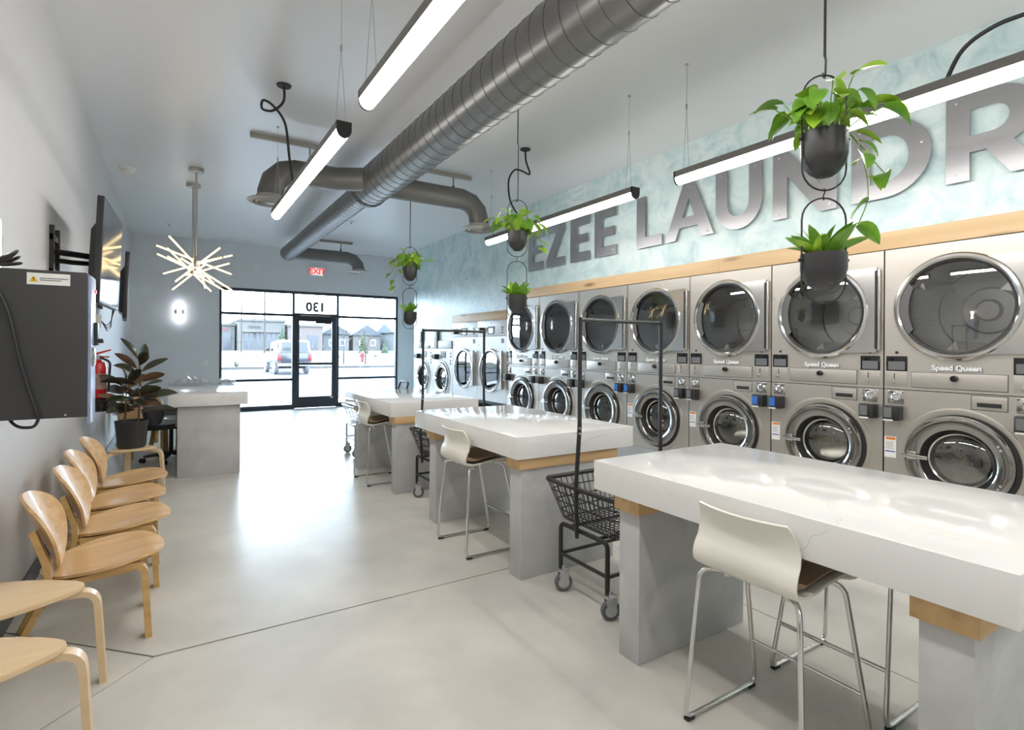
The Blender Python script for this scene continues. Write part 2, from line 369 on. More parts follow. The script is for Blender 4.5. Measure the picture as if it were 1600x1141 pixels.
def mesh_of(name, mb, m, bevel=0.0, smooth=False, segs=2):
    me = bpy.data.meshes.new(name); me.from_pydata([tuple(v) for v in mb.v], [], mb.f); me.validate()
    bm = bmesh.new(); bm.from_mesh(me)
    bmesh.ops.recalc_face_normals(bm, faces=bm.faces)
    if bevel:
        bmesh.ops.bevel(bm, geom=[e for e in bm.edges if len(e.link_faces) == 2 and e.calc_face_angle(0) > 0.5], offset=bevel, segments=segs, affect='EDGES', profile=0.6)
    bm.to_mesh(me); bm.free()
    if smooth or bevel:
        me.shade_smooth(); me.set_sharp_from_angle(angle=math.radians(38))
    if m: me.materials.append(m)
    return me
def link(name, me, parent=None, loc=None, rot=None, mw=None):
    o = bpy.data.objects.new(name, me); COL.objects.link(o)
    if parent: o.parent = parent
    if mw is not None: o.matrix_local = mw
    if loc is not None: o.location = loc
    if rot is not None: o.rotation_euler = rot
    return o
def obj(name, mb, m, parent=None, bevel=0.0, smooth=False, label=None, kind=None):
    o = link(name, mesh_of(name, mb, m, bevel, smooth), parent)
    if label: o['label'] = label
    if kind: o['kind'] = kind
    return o
def thing(name, label, cat, loc=(0, 0, 0), rotz=0.0, group=None):
    o = bpy.data.objects.new(name, None); COL.objects.link(o); o.empty_display_size = 0.1
    o.location = loc; o.rotation_euler = (0, 0, rotz); o['label'] = label; o['category'] = cat
    if group: o['group'] = group
    return o
def tag(o, label, cat, group=None):
    o['label'] = label; o['category'] = cat
    if group: o['group'] = group
    return o
def struct(name, mb, m, parent=None, bevel=0.0, smooth=False, label=None):
    o = obj(name, mb, m, parent, bevel, smooth)
    o['kind'] = 'structure'
    if label: o['label'] = label
    return o
def copy_tree(o, parent=None):
    c = o.copy(); COL.objects.link(c); c.parent = parent
    for ch in o.children: copy_tree(ch, c)
    return c
def dup(root, loc, rotz, label, group=None):
    c = copy_tree(root); c.location = loc; c.rotation_euler = (0, 0, rotz); c['label'] = label
    if group: c['group'] = group
    return c
def fillet(pts, r, n=5):
    pts = [Vector(p) for p in pts]; out = [pts[0]]
    for i in range(1, len(pts) - 1):
        p, a, b = pts[i], (pts[i - 1] - pts[i]), (pts[i + 1] - pts[i]); d = min(r, a.length * 0.49, b.length * 0.49)
        p0, p1 = p + a.normalized() * d, p + b.normalized() * d
        for k in range(n + 1):
            t = k / n; out.append(p0 * (1 - t) ** 2 + p * 2 * t * (1 - t) + p1 * t * t)
    out.append(pts[-1]); return out
def text_mesh(s, size, extrude, m, offset=0.0, space=1.0):
    cu = bpy.data.curves.new('lettering', 'FONT'); cu.body = s; cu.size = size; cu.extrude = extrude; cu.offset = offset; cu.align_x = 'CENTER'; cu.align_y = 'CENTER'
    cu.space_character = space; cu.resolution_u = 3
    o = bpy.data.objects.new('lettering', cu); COL.objects.link(o)
    me = bpy.data.meshes.new_from_object(o); bpy.data.objects.remove(o); bpy.data.curves.remove(cu)
    me.materials.clear(); me.materials.append(m); return me
RX = Matrix.Rotation(PI / 2, 4, 'X')      # turns lathe axis z into -y
def TR(x, y, z): return Matrix.Translation((x, y, z))
def FRONT(x, y, z):                        # lathe frame whose axis points out of a machine front (-y)
    return TR(x, y, z) @ Matrix.Rotation(PI / 2, 4, 'X')

# ------------------------------------------------------------------ setting
XL, XW, YF, YB, ZC, XO = -0.715, 4.83, 13.38, -3.0, 3.735, 6.2
YE = 11.93                                  # end of the machine wall
JX, JY, g = 2.76, 3.03, 0.003
fl = struct('floor', MB().box(XL, XO, YB, YF + 0.25, -0.14, -0.008), joint_m)
def slab(pts):
    return struct('floor_slab', MB().prism(pts, 2, -0.008, 0.0), floor_m, fl)
jc = (-0.064, 3.02)
slab([(XL, 3.67), (jc[0] - 0.004, jc[1]), (XL, 2.37)])
slab([(XL, YB), (JX - g, YB), (JX - g, JY - g), (jc[0], JY - g - 0.01), (XL, 2.358)])
slab([(JX + g, YB), (XO, YB), (XO, JY - g), (JX + g, JY - g)])
slab([(XL, 3.682), (jc[0], JY + g), (JX - g, JY + g), (JX - g, 8.0 - g), (XL, 8.0 - g)])
slab([(JX + g, JY + g), (XO, JY + g), (XO, 8.0 - g), (JX + g, 8.0 - g)])
slab([(XL, 8.0 + g), (JX - g, 8.0 + g), (JX - g, YF + 0.25), (XL, YF + 0.25)])
slab([(JX + g, 8.0 + g), (XO, 8.0 + g), (XO, YF + 0.25), (JX + g, YF + 0.25)])
struct('ceiling', MB().box(XL - 0.2, XO + 0.2, YB - 0.2, YF + 0.2, ZC, ZC + 0.15), ceil_m)
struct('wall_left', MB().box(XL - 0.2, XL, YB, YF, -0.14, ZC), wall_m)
struct('wall_back', MB().box(XL - 0.2, XO + 0.2, YB - 0.2, YB, -0.14, ZC), wall_m)
struct('wall_outer_right', MB().box(XO, XO + 0.2, YB, YF, -0.14, ZC), wall_m)
# far wall with the storefront opening
WX0, WX1, WZT = 0.876, 4.93, 2.745
w = MB(); w.box(XL - 0.2, WX0, YF, YF + 0.2, -0.14, ZC); w.box(WX1, XO + 0.2, YF, YF + 0.2, -0.14, ZC); w.box(WX0, WX1, YF, YF + 0.2, WZT, ZC)
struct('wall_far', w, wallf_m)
struct('baseboard_left', MB().box(XL, XL + 0.012, YB, YF, 0, 0.11), base_m)
struct('baseboard_far', MB().box(XL, WX0, YF - 0.012, YF, 0, 0.11), base_m)
# machine wall (teal plaster) with the openings the machines sit in
Y0M, Y1M, Y2M = 0.168, 7.83, 9.91         # stacked units, white dryers, white washers
wr = MB()
wr.box(XW, XW + 0.12, YB, Y0M, 0, ZC); wr.box(XW, XW + 0.12, Y0M, Y1M, 2.245, ZC); wr.box(XW, XW + 0.12, Y1M, Y2M, 1.94, ZC); wr.box(XW, XW + 0.12, Y2M, YE, 1.43, ZC)
wr.box(XW, XO, YE - 0.0, YE + 0.1, 0, ZC)
struct('wall_right', wr, plaster)
struct('wall_plinth', MB().box(XW - 0.02, XW + 0.9, 0.168, Y1M, 0, 0.262).box(XW - 0.02, XW + 0.9, Y1M, YE, 0, 0.35), plinth_m, label='grey plinth under the laundry machines')
# pine trim boards over the machines
tr = struct('trim_1', MB().box(XW - 0.035, XW, 0.4, 3.62, 2.247, 2.387), pine, bevel=0.002, label='knotty pine board over stacked machines')
struct('board', MB().box(XW - 0.035, XW, 3.622, Y1M - 0.002, 2.247, 2.387), pine, tr, bevel=0.002)
struct('trim_2', MB().box(XW - 0.035, XW, Y1M + 0.002, Y2M, 1.942, 2.095), pine, bevel=0.002, label='pine board over white dryers')

# storefront: two window bays, a transom and the door
FD0, FD1 = YF + 0.02, YF + 0.13
def bay(name, x0, x1, zs, lab):
    f = MB(); t = 0.05
    f.box(x0, x0 + t, FD0, FD1, 0, WZT); f.box(x1 - t, x1, FD0, FD1, 0, WZT)
    for (a, b) in zs: f.box(x0 + t, x1 - t, FD0, FD1, a, b)
    fr = struct(name, f, darkframe, label=lab)
    zz = [z for p in zs for z in p][1:-1]
    for k in range(0, len(zz), 2):
        struct('pane', MB().box(x0 + t - 0.01, x1 - t + 0.01, YF + 0.07, YF + 0.078, zz[k] - 0.01, zz[k + 1] + 0.01), winglass, fr)
    return fr
XD0, XD1 = 2.43, 3.39
bay('window_1', WX0, XD0, [(0, 0.1), (0.66, 0.715), (2.155, 2.21), (WZT - 0.06, WZT)], 'left storefront window in dark aluminium frame')
bay('window_2', XD1, WX1, [(0, 0.1), (0.66, 0.715), (2.155, 2.21), (WZT - 0.06, WZT)], 'right storefront window in dark aluminium frame')
tw = MB(); tw.box(XD0, XD1, FD0, FD1, WZT - 0.06, WZT); tw.box(XD0, XD1, FD0, FD1, 2.17, 2.235)
tw = struct('window_3', tw, darkframe, label='transom pane above the glass door')
struct('pane', MB().box(XD0, XD1, YF + 0.07, YF + 0.078, 2.23, WZT - 0.05), winglass, tw)
nm = text_mesh('130', 0.30, 0.003, num_m, offset=0.014)
o = link('house_number', nm, tw); o['kind'] = 'structure'
o.matrix_local = TR((XD0 + XD1) / 2, YF + 0.084, 2.385) @ Matrix.Rotation(PI, 4, 'Z') @ RX
d = MB(); dx0, dx1 = XD0 + 0.005, XD1 - 0.005
d.box(dx0, dx0 + 0.10, YF + 0.04, YF + 0.1, 0.01, 2.17); d.box(dx1 - 0.10, dx1, YF + 0.04, YF + 0.1, 0.01, 2.17)
d.box(dx0 + 0.1, dx1 - 0.1, YF + 0.04, YF + 0.1, 0.01, 0.27); d.box(dx0 + 0.1, dx1 - 0.1, YF + 0.04, YF + 0.1, 2.05, 2.17); d.box(dx0 + 0.1, dx1 - 0.1, YF + 0.04, YF + 0.1, 1.02, 1.075)
dr = struct('door_1', d, darkframe, label='glass entrance door in dark aluminium frame')
struct('pane', MB().box(dx0 + 0.09, dx1 - 0.09, YF + 0.066, YF + 0.074, 0.26, 1.03), winglass, dr)
struct('pane', MB().box(dx0 + 0.09, dx1 - 0.09, YF + 0.066, YF + 0.074, 1.065, 2.06), winglass, dr)
struct('door_closer', MB().box(dx0 + 0.46, dx0 + 0.82, YF - 0.03, YF + 0.04, 2.0, 2.08), blk, dr, bevel=0.006)
struct('door_handle', MB().tube(fillet([(dx0 + 0.05, YF + 0.04, 1.2), (dx0 + 0.05, YF - 0.03, 1.2), (dx0 + 0.05, YF - 0.03, 0.95), (dx0 + 0.05, YF + 0.04, 0.95)], 0.03), 0.012), blk, dr, smooth=True)
struct('closer_arm', MB().box(dx0 + 0.12, dx0 + 0.8, YF + 0.0, YF + 0.02, 2.175, 2.19), satin, dr)
struct('door_sticker', MB().box(dx1 - 0.14, dx1 - 0.07, YF + 0.034, YF + 0.04, 0.22, 0.25), paper, dr)

# ------------------------------------------------------------------ outdoors
GZ = -0.15
struct('sidewalk', MB().box(-30, 40, YF + 0.25, YF + 2.4, -0.3, -0.03), sidewalk_m)
pk = struct('parking_lot', MB().box(-60, 90, YF + 2.4, 46, -0.4, GZ), asphalt, label='pale asphalt parking lot outside')
def stripe(a, b, wd=0.11):
    a, b = Vector((*a, 0)), Vector((*b, 0)); t = (b - a).normalized(); s_ = Vector((-t.y, t.x, 0)) * wd / 2
    struct('parking_stripe', MB().prism([(a + s_).xy[:], (a - s_).xy[:], (b - s_).xy[:], (b + s_).xy[:]], 2, GZ, GZ + 0.006), paint_w, pk)
stripe((2.6, 15.9), (2.6, 20.6)); stripe((4.2, 30.5), (4.2, 40.5)); stripe((9.6, 30.5), (9.6, 40.5)); stripe((1.2, 30.5), (1.2, 40.5)); stripe((13.2, 30.5), (13.2, 40.5)); stripe((5.9, 15.9), (5.9, 20.6)); stripe((-0.2, 15.9), (-0.2, 20.6))
struct('kerb', MB().box(-60, 90, 41.6, 41.85, GZ, GZ + 0.16), farlot_m)
struct('lawn', MB().box(-60, 11.5, 41.85, 62, GZ - 0.2, GZ + 0.14), grass, label='pale lawn beyond the kerb')
struct('far_lot', MB().box(11.5, 120, 41.85, 62, GZ - 0.2, GZ + 0.10), farlot_m, label='pale concrete lot beyond the kerb')
struct('far_verge', MB().prism([(62, GZ - 0.2), (140, GZ - 0.2), (140, 0.8), (90, 0.8), (70, 0.45), (62, GZ + 0.1)], 0, -60, 160), gravel, label='dry verge rising to the far shops')

def boxobj(name, m, parent, *b, bevel=0.0): return obj(name, MB().box(*b), m, parent, bevel)
# pickup truck, seen from behind, driving direction +Y
t = thing('pickup_truck', 'dark pickup truck with pale topper parked outside the window', 'truck', (5.93, 33.8, GZ), 0)
b = MB(); b.prism([(-1.15, 0.62), (3.95, 0.62), (4.05, 0.75), (4.05, 1.08), (3.85, 1.2), (2.5, 1.28), (-1.15, 1.24)], 0, -0.93, 0.93)
bd = obj('body', b, truck_t, t, bevel=0.05)
c = MB(); c.prism([(0.55, 1.24), (2.62, 1.26), (1.95, 1.86), (0.75, 1.9)], 0, -0.80, 0.80)
cb = obj('cab', c, truck_t, t, bevel=0.06)
obj('side_window', MB().prism([(0.8, 1.33), (2.3, 1.33), (1.85, 1.76), (0.85, 1.79)], 0, -0.812, -0.79), farwin, cb)
obj('side_window', MB().prism([(0.8, 1.33), (2.3, 1.33), (1.85, 1.76), (0.85, 1.79)], 0, 0.79, 0.812), farwin, cb)
c = MB(); c.prism([(-0.9, 1.24), (0.9, 1.24), (0.78, 1.93), (0.6, 1.98), (-0.6, 1.98), (-0.78, 1.93)], 1, -1.13, 0.62)
tp = obj('topper', c, truck_w, t, bevel=0.04)
obj('rear_window', MB().prism([(-0.74, 1.3), (0.74, 1.3), (0.66, 1.86), (-0.66, 1.86)], 1, -1.15, -1.12), farwin, tp)
obj('window_sticker', MB().box(-0.60, -0.20, -1.158, -1.148, 1.36, 1.54), blk, tp)
obj('topper_side_window', MB().prism([(-0.9, 1.36), (0.4, 1.36), (0.4, 1.76), (-0.9, 1.76)], 0, -0.90, -0.86), farwin, tp)
tg = boxobj('tailgate', truck_b, t, -0.72, 0.72, -1.19, -1.13, 0.66, 1.22, bevel=0.015)
boxobj('handle', chrome, tg, -0.1, 0.1, -1.2, -1.185, 1.08, 1.13)
for s in (-1, 1): boxobj('tail_light', tail_r, t, s * 0.74, s * 0.92, -1.19, -1.11, 0.80, 1.2, bevel=0.015)
bp = boxobj('rear_bumper', chrome, t, -0.92, 0.92, -1.3, -1.12, 0.48, 0.64, bevel=0.03)
boxobj('licence_plate', paper, bp, -0.16, 0.16, -1.315, -1.3, 0.49, 0.62)
for s in (-1, 1):
    for y in (0.0, 3.3):
        wh = obj('wheel', MB().lathe([(0.0, -0.13), (0.33, -0.13), (0.41, -0.09), (0.41, 0.09), (0.33, 0.13), (0.0, 0.13)], 20, TR(s * 0.84, y, 0.41) @ Matrix.Rotation(PI / 2, 4, 'Y')), rubber, t, smooth=True)
        obj('hub', MB().lathe([(0.0, -0.01), (0.2, -0.01), (0.22, 0.01), (0.0, 0.02)], 14, TR(s * 0.97, y, 0.41) @ Matrix.Rotation(s * PI / 2, 4, 'Y')), zinc, wh, smooth=True)
    boxobj('mirror', blk, cb, s * 0.84, s * 1.08, 2.1, 2.18, 1.32, 1.52, bevel=0.02)
obj('axle', MB().tube([(-0.8, 0, 0.41), (0.8, 0, 0.41)], 0.07), blk, t)
# hydrant
h = thing('fire_hydrant', 'red fire hydrant standing beyond the parking lot', 'hydrant', (16.2, 54.0, GZ + 0.1))
obj('barrel', MB().lathe([(0.22, 0), (0.22, 0.06), (0.15, 0.08), (0.15, 0.75), (0.2, 0.78), (0.2, 0.84), (0.16, 0.95), (0.06, 1.05), (0.05, 1.12), (0, 1.12)], 14, None, True), hyd_m, h, smooth=True)
obj('side_outlet', MB().tube([(-0.3, 0, 0.6), (0.3, 0, 0.6)], 0.085, 10), hyd_m, h); obj('front_outlet', MB().tube([(0, 0, 0.55), (0, -0.28, 0.55)], 0.1, 10), hyd_m, h)
# light poles
def lamp_pole(x, y, hh, lab, arm):
    p = thing('light_pole', lab, 'light pole', (x, y, 0.1), 0)
    obj('footing', MB().lathe([(0.3, -0.3), (0.3, 0.6), (0, 0.6)], 14), sidewalk_m, p, smooth=True)
    obj('pole', MB().tube([(0, 0, 0.6), (0, 0, hh)], [0.085, 0.06]), bark, p)
    if arm: obj('lamp_head', MB().box(0.0, 0.75, -0.14, 0.14, hh - 0.08, hh + 0.04), bark, p, bevel=0.02)
lamp_pole(6.95, 71.0, 6.4, 'tall light pole with lamp head in front of left shop', True)
lamp_pole(6.6, 49.5, 7.4, 'tall dark pole standing between truck and cream shop', False)
# shops
def shop(name, lab, x0, x1, y, hh, m, dep=12, z0=0.7):
    s = thing(name, lab, 'building', ((x0 + x1) / 2, y, z0)); wv = (x1 - x0) / 2
    obj('wall', MB().box(-wv, wv, 0, dep, 0, hh), m, s)
    obj('parapet', MB().box(-wv - 0.15, wv + 0.15, -0.25, dep, hh, hh + 0.35), stucco2, s)
    return s, wv
def win(s, a, b, z0, z1, n=2, y=-0.06):
    f = obj('window', MB().box(a, b, y, 0.02, z0, z1), siding, s)
    st = (b - a) / n
    for k in range(n): obj('pane', MB().box(a + k * st + 0.07, a + (k + 1) * st - 0.07, y - 0.02, y, z0 + 0.08, z1 - 0.08), farwin, f)
s, wv = shop('corner_shop', 'pale shop with red sign at far left beyond lawn', 1.0, 8.4, 95.5, 4.0, stucco)
win(s, -0.4, 1.6, 0.6, 2.9, 2); win(s, 2.0, 3.2, 0.2, 2.9, 1)
for k in range(7): obj('sign_stroke', MB().box(0.2 + k * 0.36, 0.2 + k * 0.36 + 0.26, -0.1, 0.0, 3.25, 3.55), tail_r, s)
obj('sign_emblem', MB().lathe([(0.0, 0), (0.28, 0), (0.28, 0.1), (0, 0.1)], 12, TR(0.9, 0, 3.85) @ RX), tail_r, s)
s, wv = shop('cream_shop', 'cream shop with wide windows behind the truck', 8.7, 15.4, 93.0, 4.7, stucco)
win(s, -2.6, -1.2, 0.4, 2.9, 2); win(s, -0.9, 0.2, 0.4, 2.9, 2); win(s, 0.5, 2.9, 0.4, 2.9, 3)
obj('awning', MB().box(-2.8, 3.1, -0.7, 0, 2.95, 3.15), stucco2, s)
for k in range(6): obj('sign_stroke', MB().box(-1.9 + k * 0.3, -1.9 + k * 0.3 + 0.2, -0.1, 0, 3.6, 3.95 + 0.1 * (k == 0)), dark, s)
s, wv = shop('brick_shop', 'soft red brick shop beside the cream shop', 15.7, 21.0, 92.0, 4.0, brickm)
win(s, -2.2, -0.9, 0.3, 2.7, 2); win(s, 0.3, 1.9, 0.3, 2.7, 2)
def house(x, y, wd, hh, m, lab, ridge='Y', z0=0.75):
    s = thing('gabled_house', lab, 'house', (x, y, z0)); wv = wd / 2
    obj('wall', MB().box(-wv, wv, 0, 9, 0, hh), m, s)
    if ridge == 'Y': obj('roof', MB().prism([(-wv - 0.4, hh - 0.1), (wv + 0.4, hh - 0.1), (0, hh + wd * 0.36)], 1, -0.4, 9.4), roof_m, s)
    else: obj('roof', MB().prism([(-0.5, hh - 0.1), (9.5, hh - 0.1), (4.5, hh + 1.7)], 0, -wv - 0.4, wv + 0.4), roof_m, s)
    for a in (-0.55, 0.25):
        f = obj('window', MB().box(a * wv, a * wv + 0.95, -0.05, 0.02, 0.9, 2.0), white, s); obj('pane', MB().box(a * wv + 0.1, a * wv + 0.85, -0.07, -0.05, 1.0, 1.9), farwin, f)
    return s
house(24.2, 96, 4.4, 3.0, siding, 'grey gabled house behind the glass door'); house(29.9, 97, 5.0, 2.9, stucco2, 'tan gabled house right of the glass door')
house(37.4, 93, 7.6, 3.4, siding, 'long pale house with wide roof at far right', 'X')
house(26.8, 108, 5.0, 3.6, siding, 'small house peeking between two gabled houses')
# conifers, bare tree, shrubs
def conifer_tree(x, y, hh, r, lab, z0=0.4):
    s = thing('conifer', lab, 'tree', (x, y, z0), 0, 'trees outside'); random.seed(int(x * 10))
    f = MB()
    for k in range(9):
        z = hh * (0.08 + 0.9 * k / 9); rr = r * (1 - k / 9.3); n = 11; vs = [(0, 0, z + hh * 0.2)]
        for q in range(n):
            a = 2 * PI * q / n + k; j = rr * random.uniform(0.75, 1.15); vs.append((j * math.cos(a), j * math.sin(a), z + random.uniform(-0.05, 0.05) * hh))
        f.add(vs, [(0, 1 + q, 1 + (q + 1) % n) for q in range(n)] + [tuple(range(n, 0, -1))])
    obj('foliage', f, conifer, s); obj('trunk', MB().tube([(0, 0, -0.3), (0, 0, hh * 0.3)], 0.08), bark, s)
conifer_tree(21.1, 70.0, 2.9, 0.75, 'conical evergreen seen through the glass door'); conifer_tree(26.0, 76.0, 1.9, 0.7, 'small round evergreen right of the conical one')
conifer_tree(10.3, 64.0, 3.0, 0.9, 'leaning evergreen above the truck topper'); conifer_tree(33.3, 70.0, 2.5, 0.8, 'evergreen at far right beside the long house')
def branchy(x, y, hh, lab, seed):
    s = thing('bare_tree', lab, 'tree', (x, y, 0), 0, 'trees outside'); random.seed(seed); f = MB()
    obj('trunk', MB().tube([(0, 0, -0.2), (0.03, 0, hh * 0.35), (0.0, 0.02, hh)], [0.07, 0.05, 0.012], 7), bark, s)
    def grow(p, dr_, ln, r, dep):
        q = p + dr_ * ln; f.tube([p, (p + q) / 2 + Vector((random.uniform(-1, 1), random.uniform(-1, 1), 0)) * ln * 0.06, q], [r, r * 0.8, r * 0.5], 5)
        if dep:
            for _ in range(3):
                dd = (dr_ + Vector((random.uniform(-1, 1), random.uniform(-1, 1), random.uniform(0, 0.6))) * 0.6).normalized(); grow(p + dr_ * ln * random.uniform(0.4, 1.0), dd, ln * 0.6, r * 0.55, dep - 1)
    for k in range(9):
        a = k * 2.4; z = hh * (0.3 + 0.06 * k); grow(Vector((0, 0, z)), Vector((math.cos(a) * 0.8, math.sin(a) * 0.8, 0.8)).normalized(), hh * 0.28, 0.03, 2)
    obj('branches', f, shrub_m, s)
branchy(12.6, 47.5, 5.0, 'young bare tree just right of the glass door', 3); branchy(14.2, 46.5, 2.8, 'slim bare sapling left of the hydrant', 9)
def shrub(x, y, r, lab):
    s = thing('dry_shrub', lab, 'shrub', (x, y, 0), 0, 'shrubs outside'); random.seed(int(x * 7 + 3)); f = MB()
    for k in range(26):
        a, e = random.uniform(0, 2 * PI), random.uniform(0.5, 1.4); dr_ = Vector((math.cos(a) * math.cos(e), math.sin(a) * math.cos(e), math.sin(e)))
        f.tube([(0, 0, -0.05), tuple(dr_ * r * random.uniform(0.7, 1.1))], [0.02, 0.006], 4)
    obj('twigs', f, shrub_m, s)
shrub(3.9, 43.0, 0.5, 'dry shrub at the lawn edge left of truck'); shrub(16.6, 43.5, 0.5, 'dry shrub near the kerb right of hydrant'); shrub(21.5, 66, 0.7, 'round dry shrub behind the hydrant'); shrub(16.9, 66, 0.6, 'dry shrub right of the conical evergreen')
cr = thing('parked_car', 'white car parked far off at right window edge', 'car', (30.6, 64.0, 0.35), 0.4)
obj('body', MB().prism([(-2.2, 0.3), (2.2, 0.3), (2.2, 0.8), (1.3, 0.92), (0.7, 1.4), (-1.0, 1.42), (-1.7, 0.95), (-2.2, 0.9)], 1, -0.85, 0.85), white, cr, bevel=0.06)
obj('side_window', MB().prism([(1.1, 0.95), (0.6, 1.33), (-0.95, 1.34), (-1.4, 0.97)], 1, -0.87, -0.84), farwin, cr)
for s_ in (-1.35, 1.35): obj('wheel', MB().lathe([(0, -0.1), (0.32, -0.1), (0.32, 0.1), (0, 0.1)], 14, TR(s_, -0.78, 0.32) @ RX), rubber, cr)

# ------------------------------------------------------------------ laundry machines (local: x right, -y out of the front, z up)
MROT = -PI / 2
def dot_screw(mb, x, y, z, r=0.008, h=0.004): mb.lathe([(r, 0), (r, h * 0.6), (r * 0.6, h), (0, h)], 10, FRONT(x, y, z))
def drum(parent, cx, cz, r, y0, depth):
    """perforated drum with uv so the holes follow the surface"""
    n, k = 40, 6; vs, fs, uvs = [], [], []
    for i in range(k + 1):
        for q in range(n + 1):
            a = 2 * PI * q / n; vs.append((cx + r * math.cos(a), y0 + depth * i / k, cz + r * math.sin(a))); uvs.append((q / n * 2 * PI * r, depth * i / k))
    for i in range(k):
        for q in range(n): fs.append((i * (n + 1) + q, i * (n + 1) + q + 1, (i + 1) * (n + 1) + q + 1, (i + 1) * (n + 1) + q))
    c = len(vs)
    for q in range(n + 1):
        a = 2 * PI * q / n; vs.append((cx + r * math.cos(a), y0 + depth, cz + r * math.sin(a))); uvs.append((r * math.cos(a), r * math.sin(a)))
    vs.append((cx, y0 + depth + 0.03, cz)); uvs.append((0, 0))
    del vs[c:], uvs[c:]
    me = bpy.data.meshes.new('drum'); me.from_pydata(vs, [], fs); uvl = me.uv_layers.new(name='UVMap')
    for lp in me.loops: uvl.data[lp.index].uv = uvs[lp.vertex_index]
    me.shade_smooth(); me.materials.append(perf)
    dr_ = link('drum', me, parent)
    obj('drum_back', MB().lathe([(r, -depth), (r * 0.97, -depth - 0.02), (r * 0.55, -depth - 0.02), (r * 0.5, -depth + 0.01), (0.09, -depth + 0.015), (0.07, -depth + 0.04), (0.001, -depth + 0.04)], 40, FRONT(cx, y0, cz)), drumback, dr_, smooth=True)
    for a in (0.4, 0.4 + 2 * PI / 3, 0.4 + 4 * PI / 3):
        M = TR(cx, 0, cz) @ Matrix.Rotation(-a, 4, 'Y')
        v = [M @ Vector(p) for p in ((r, y0 + 0.03, -0.05), (r, y0 + 0.03, 0.05), (r - 0.09, y0 + 0.03, 0.01), (r, y0 + depth, -0.05), (r, y0 + depth, 0.05), (r - 0.09, y0 + depth, 0.01))]
        obj('lifter', MB().add(v, [(0, 1, 2), (5, 4, 3), (0, 2, 5, 3), (2, 1, 4, 5), (1, 0, 3, 4)]), ringm, dr_)
    return dr_
def ring(mb, cx, cz, prof, y=0.0, n=56): return mb.lathe([(r, z) for r, z in prof], n, FRONT(cx, y, cz))

def dryer_door(root, cx, cz, R, plate, hx, zlo, zhi, glassm, platem):
    dd = obj('dryer_door', ring(MB(), cx, cz, [(R, -0.005), (R, 0.03), (R - 0.012, 0.045), (R - 0.030, 0.047), (R - 0.042, 0.036), (R - 0.045, -0.02)]), ringm, root, smooth=True, label='chrome ring door of the dryer')
    obj('door_seal', ring(MB(), cx, cz, [(R - 0.045, 0.036), (R - 0.062, 0.03), (R - 0.064, -0.03)]), gasket, dd, smooth=True)
    obj('glass', ring(MB(), cx, cz, [(R - 0.062, 0.018), (R * 0.6, 0.024), (R * 0.3, 0.027), (0.001, 0.028)]), glassm, dd, smooth=True)
    # plate on the hinge side, tangent to the ring
    pts = []
    for k in range(13):
        a = math.radians(62 - k * 124 / 12); pts.append((cx + (R - 0.006) * math.cos(a), cz + (R - 0.006) * math.sin(a)))
    pts = [(hx, zhi), pts[0]] + pts[1:-1] + [pts[-1], (hx, zlo)]
    obj('hinge_plate', MB().prism(pts, 1, -0.034, -0.004), platem, dd, label='polished plate beside the round door')
    obj('hinge_bar', MB().tube([(hx + 0.012, -0.02, zlo + 0.02), (hx + 0.012, -0.02, zhi - 0.02)], 0.013, 10), ringm, dd, smooth=True)
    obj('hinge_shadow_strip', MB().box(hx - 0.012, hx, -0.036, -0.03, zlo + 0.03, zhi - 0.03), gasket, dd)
    # finger recess on the left of the ring
    pl = [(cx - (R - 0.047) * math.cos(a), cz + (R - 0.047) * math.sin(a)) for a in [math.radians(-34 + k * 68 / 10) for k in range(11)]]
    pr = [(cx - (R - 0.105) * math.cos(a * 1.0) + 0.0, cz + (R - 0.047) * math.sin(a)) for a in [math.radians(34 - k * 68 / 10) for k in range(1, 10)]]
    obj('door_grip', MB().prism(pl + pr, 1, -0.037, -0.028), recess_m, dd)
    return dd

def washer_door(root, cx, cz, R, Rin, Rg):
    wd = obj('washer_door', ring(MB(), cx, cz, [(R, -0.005), (R, 0.028), (R - 0.01, 0.042), (R - 0.03, 0.047), (Rin + 0.02, 0.040), (Rin, 0.026), (Rin - 0.006, -0.02)]), washring, root, smooth=True, label='polished ring door of the washer')
    obj('door_seal', ring(MB(), cx, cz, [(Rin, 0.024), (Rin - 0.03, -0.03), (Rg + 0.012, -0.05), (Rg, -0.04)]), gasket, wd, smooth=True)
    obj('inner_rim', ring(MB(), cx, cz, [(Rg + 0.022, -0.044), (Rg + 0.010, -0.034), (Rg, -0.04)]), ringm, wd, smooth=True)
    obj('glass', ring(MB(), cx, cz, [(Rg, -0.042), (Rg * 0.8, -0.02), (Rg * 0.4, -0.008), (0.001, -0.004)]), washglass, wd, smooth=True)
    hd = MB(); hd.box(cx - R - 0.002, cx - R + 0.165, -0.066, -0.048, cz - 0.014, cz + 0.014)
    hd = obj('door_lever', hd, chrome, wd, bevel=0.006); obj('lever_mount', MB().box(cx - R + 0.03, cx - R + 0.09, -0.06, -0.03, cz - 0.022, cz + 0.035), chrome, hd, bevel=0.004)
    for sz in (0.12, 0.145, -0.12, -0.145):
        q = MB(); q.lathe([(0.009, 0), (0.009, 0.004), (0, 0.006)], 10, FRONT(cx + math.sqrt(max(0, (R - 0.05) ** 2 - sz * sz)), -0.045, cz + sz)); obj('hinge_bolt', q, zinc, wd)
    return wd

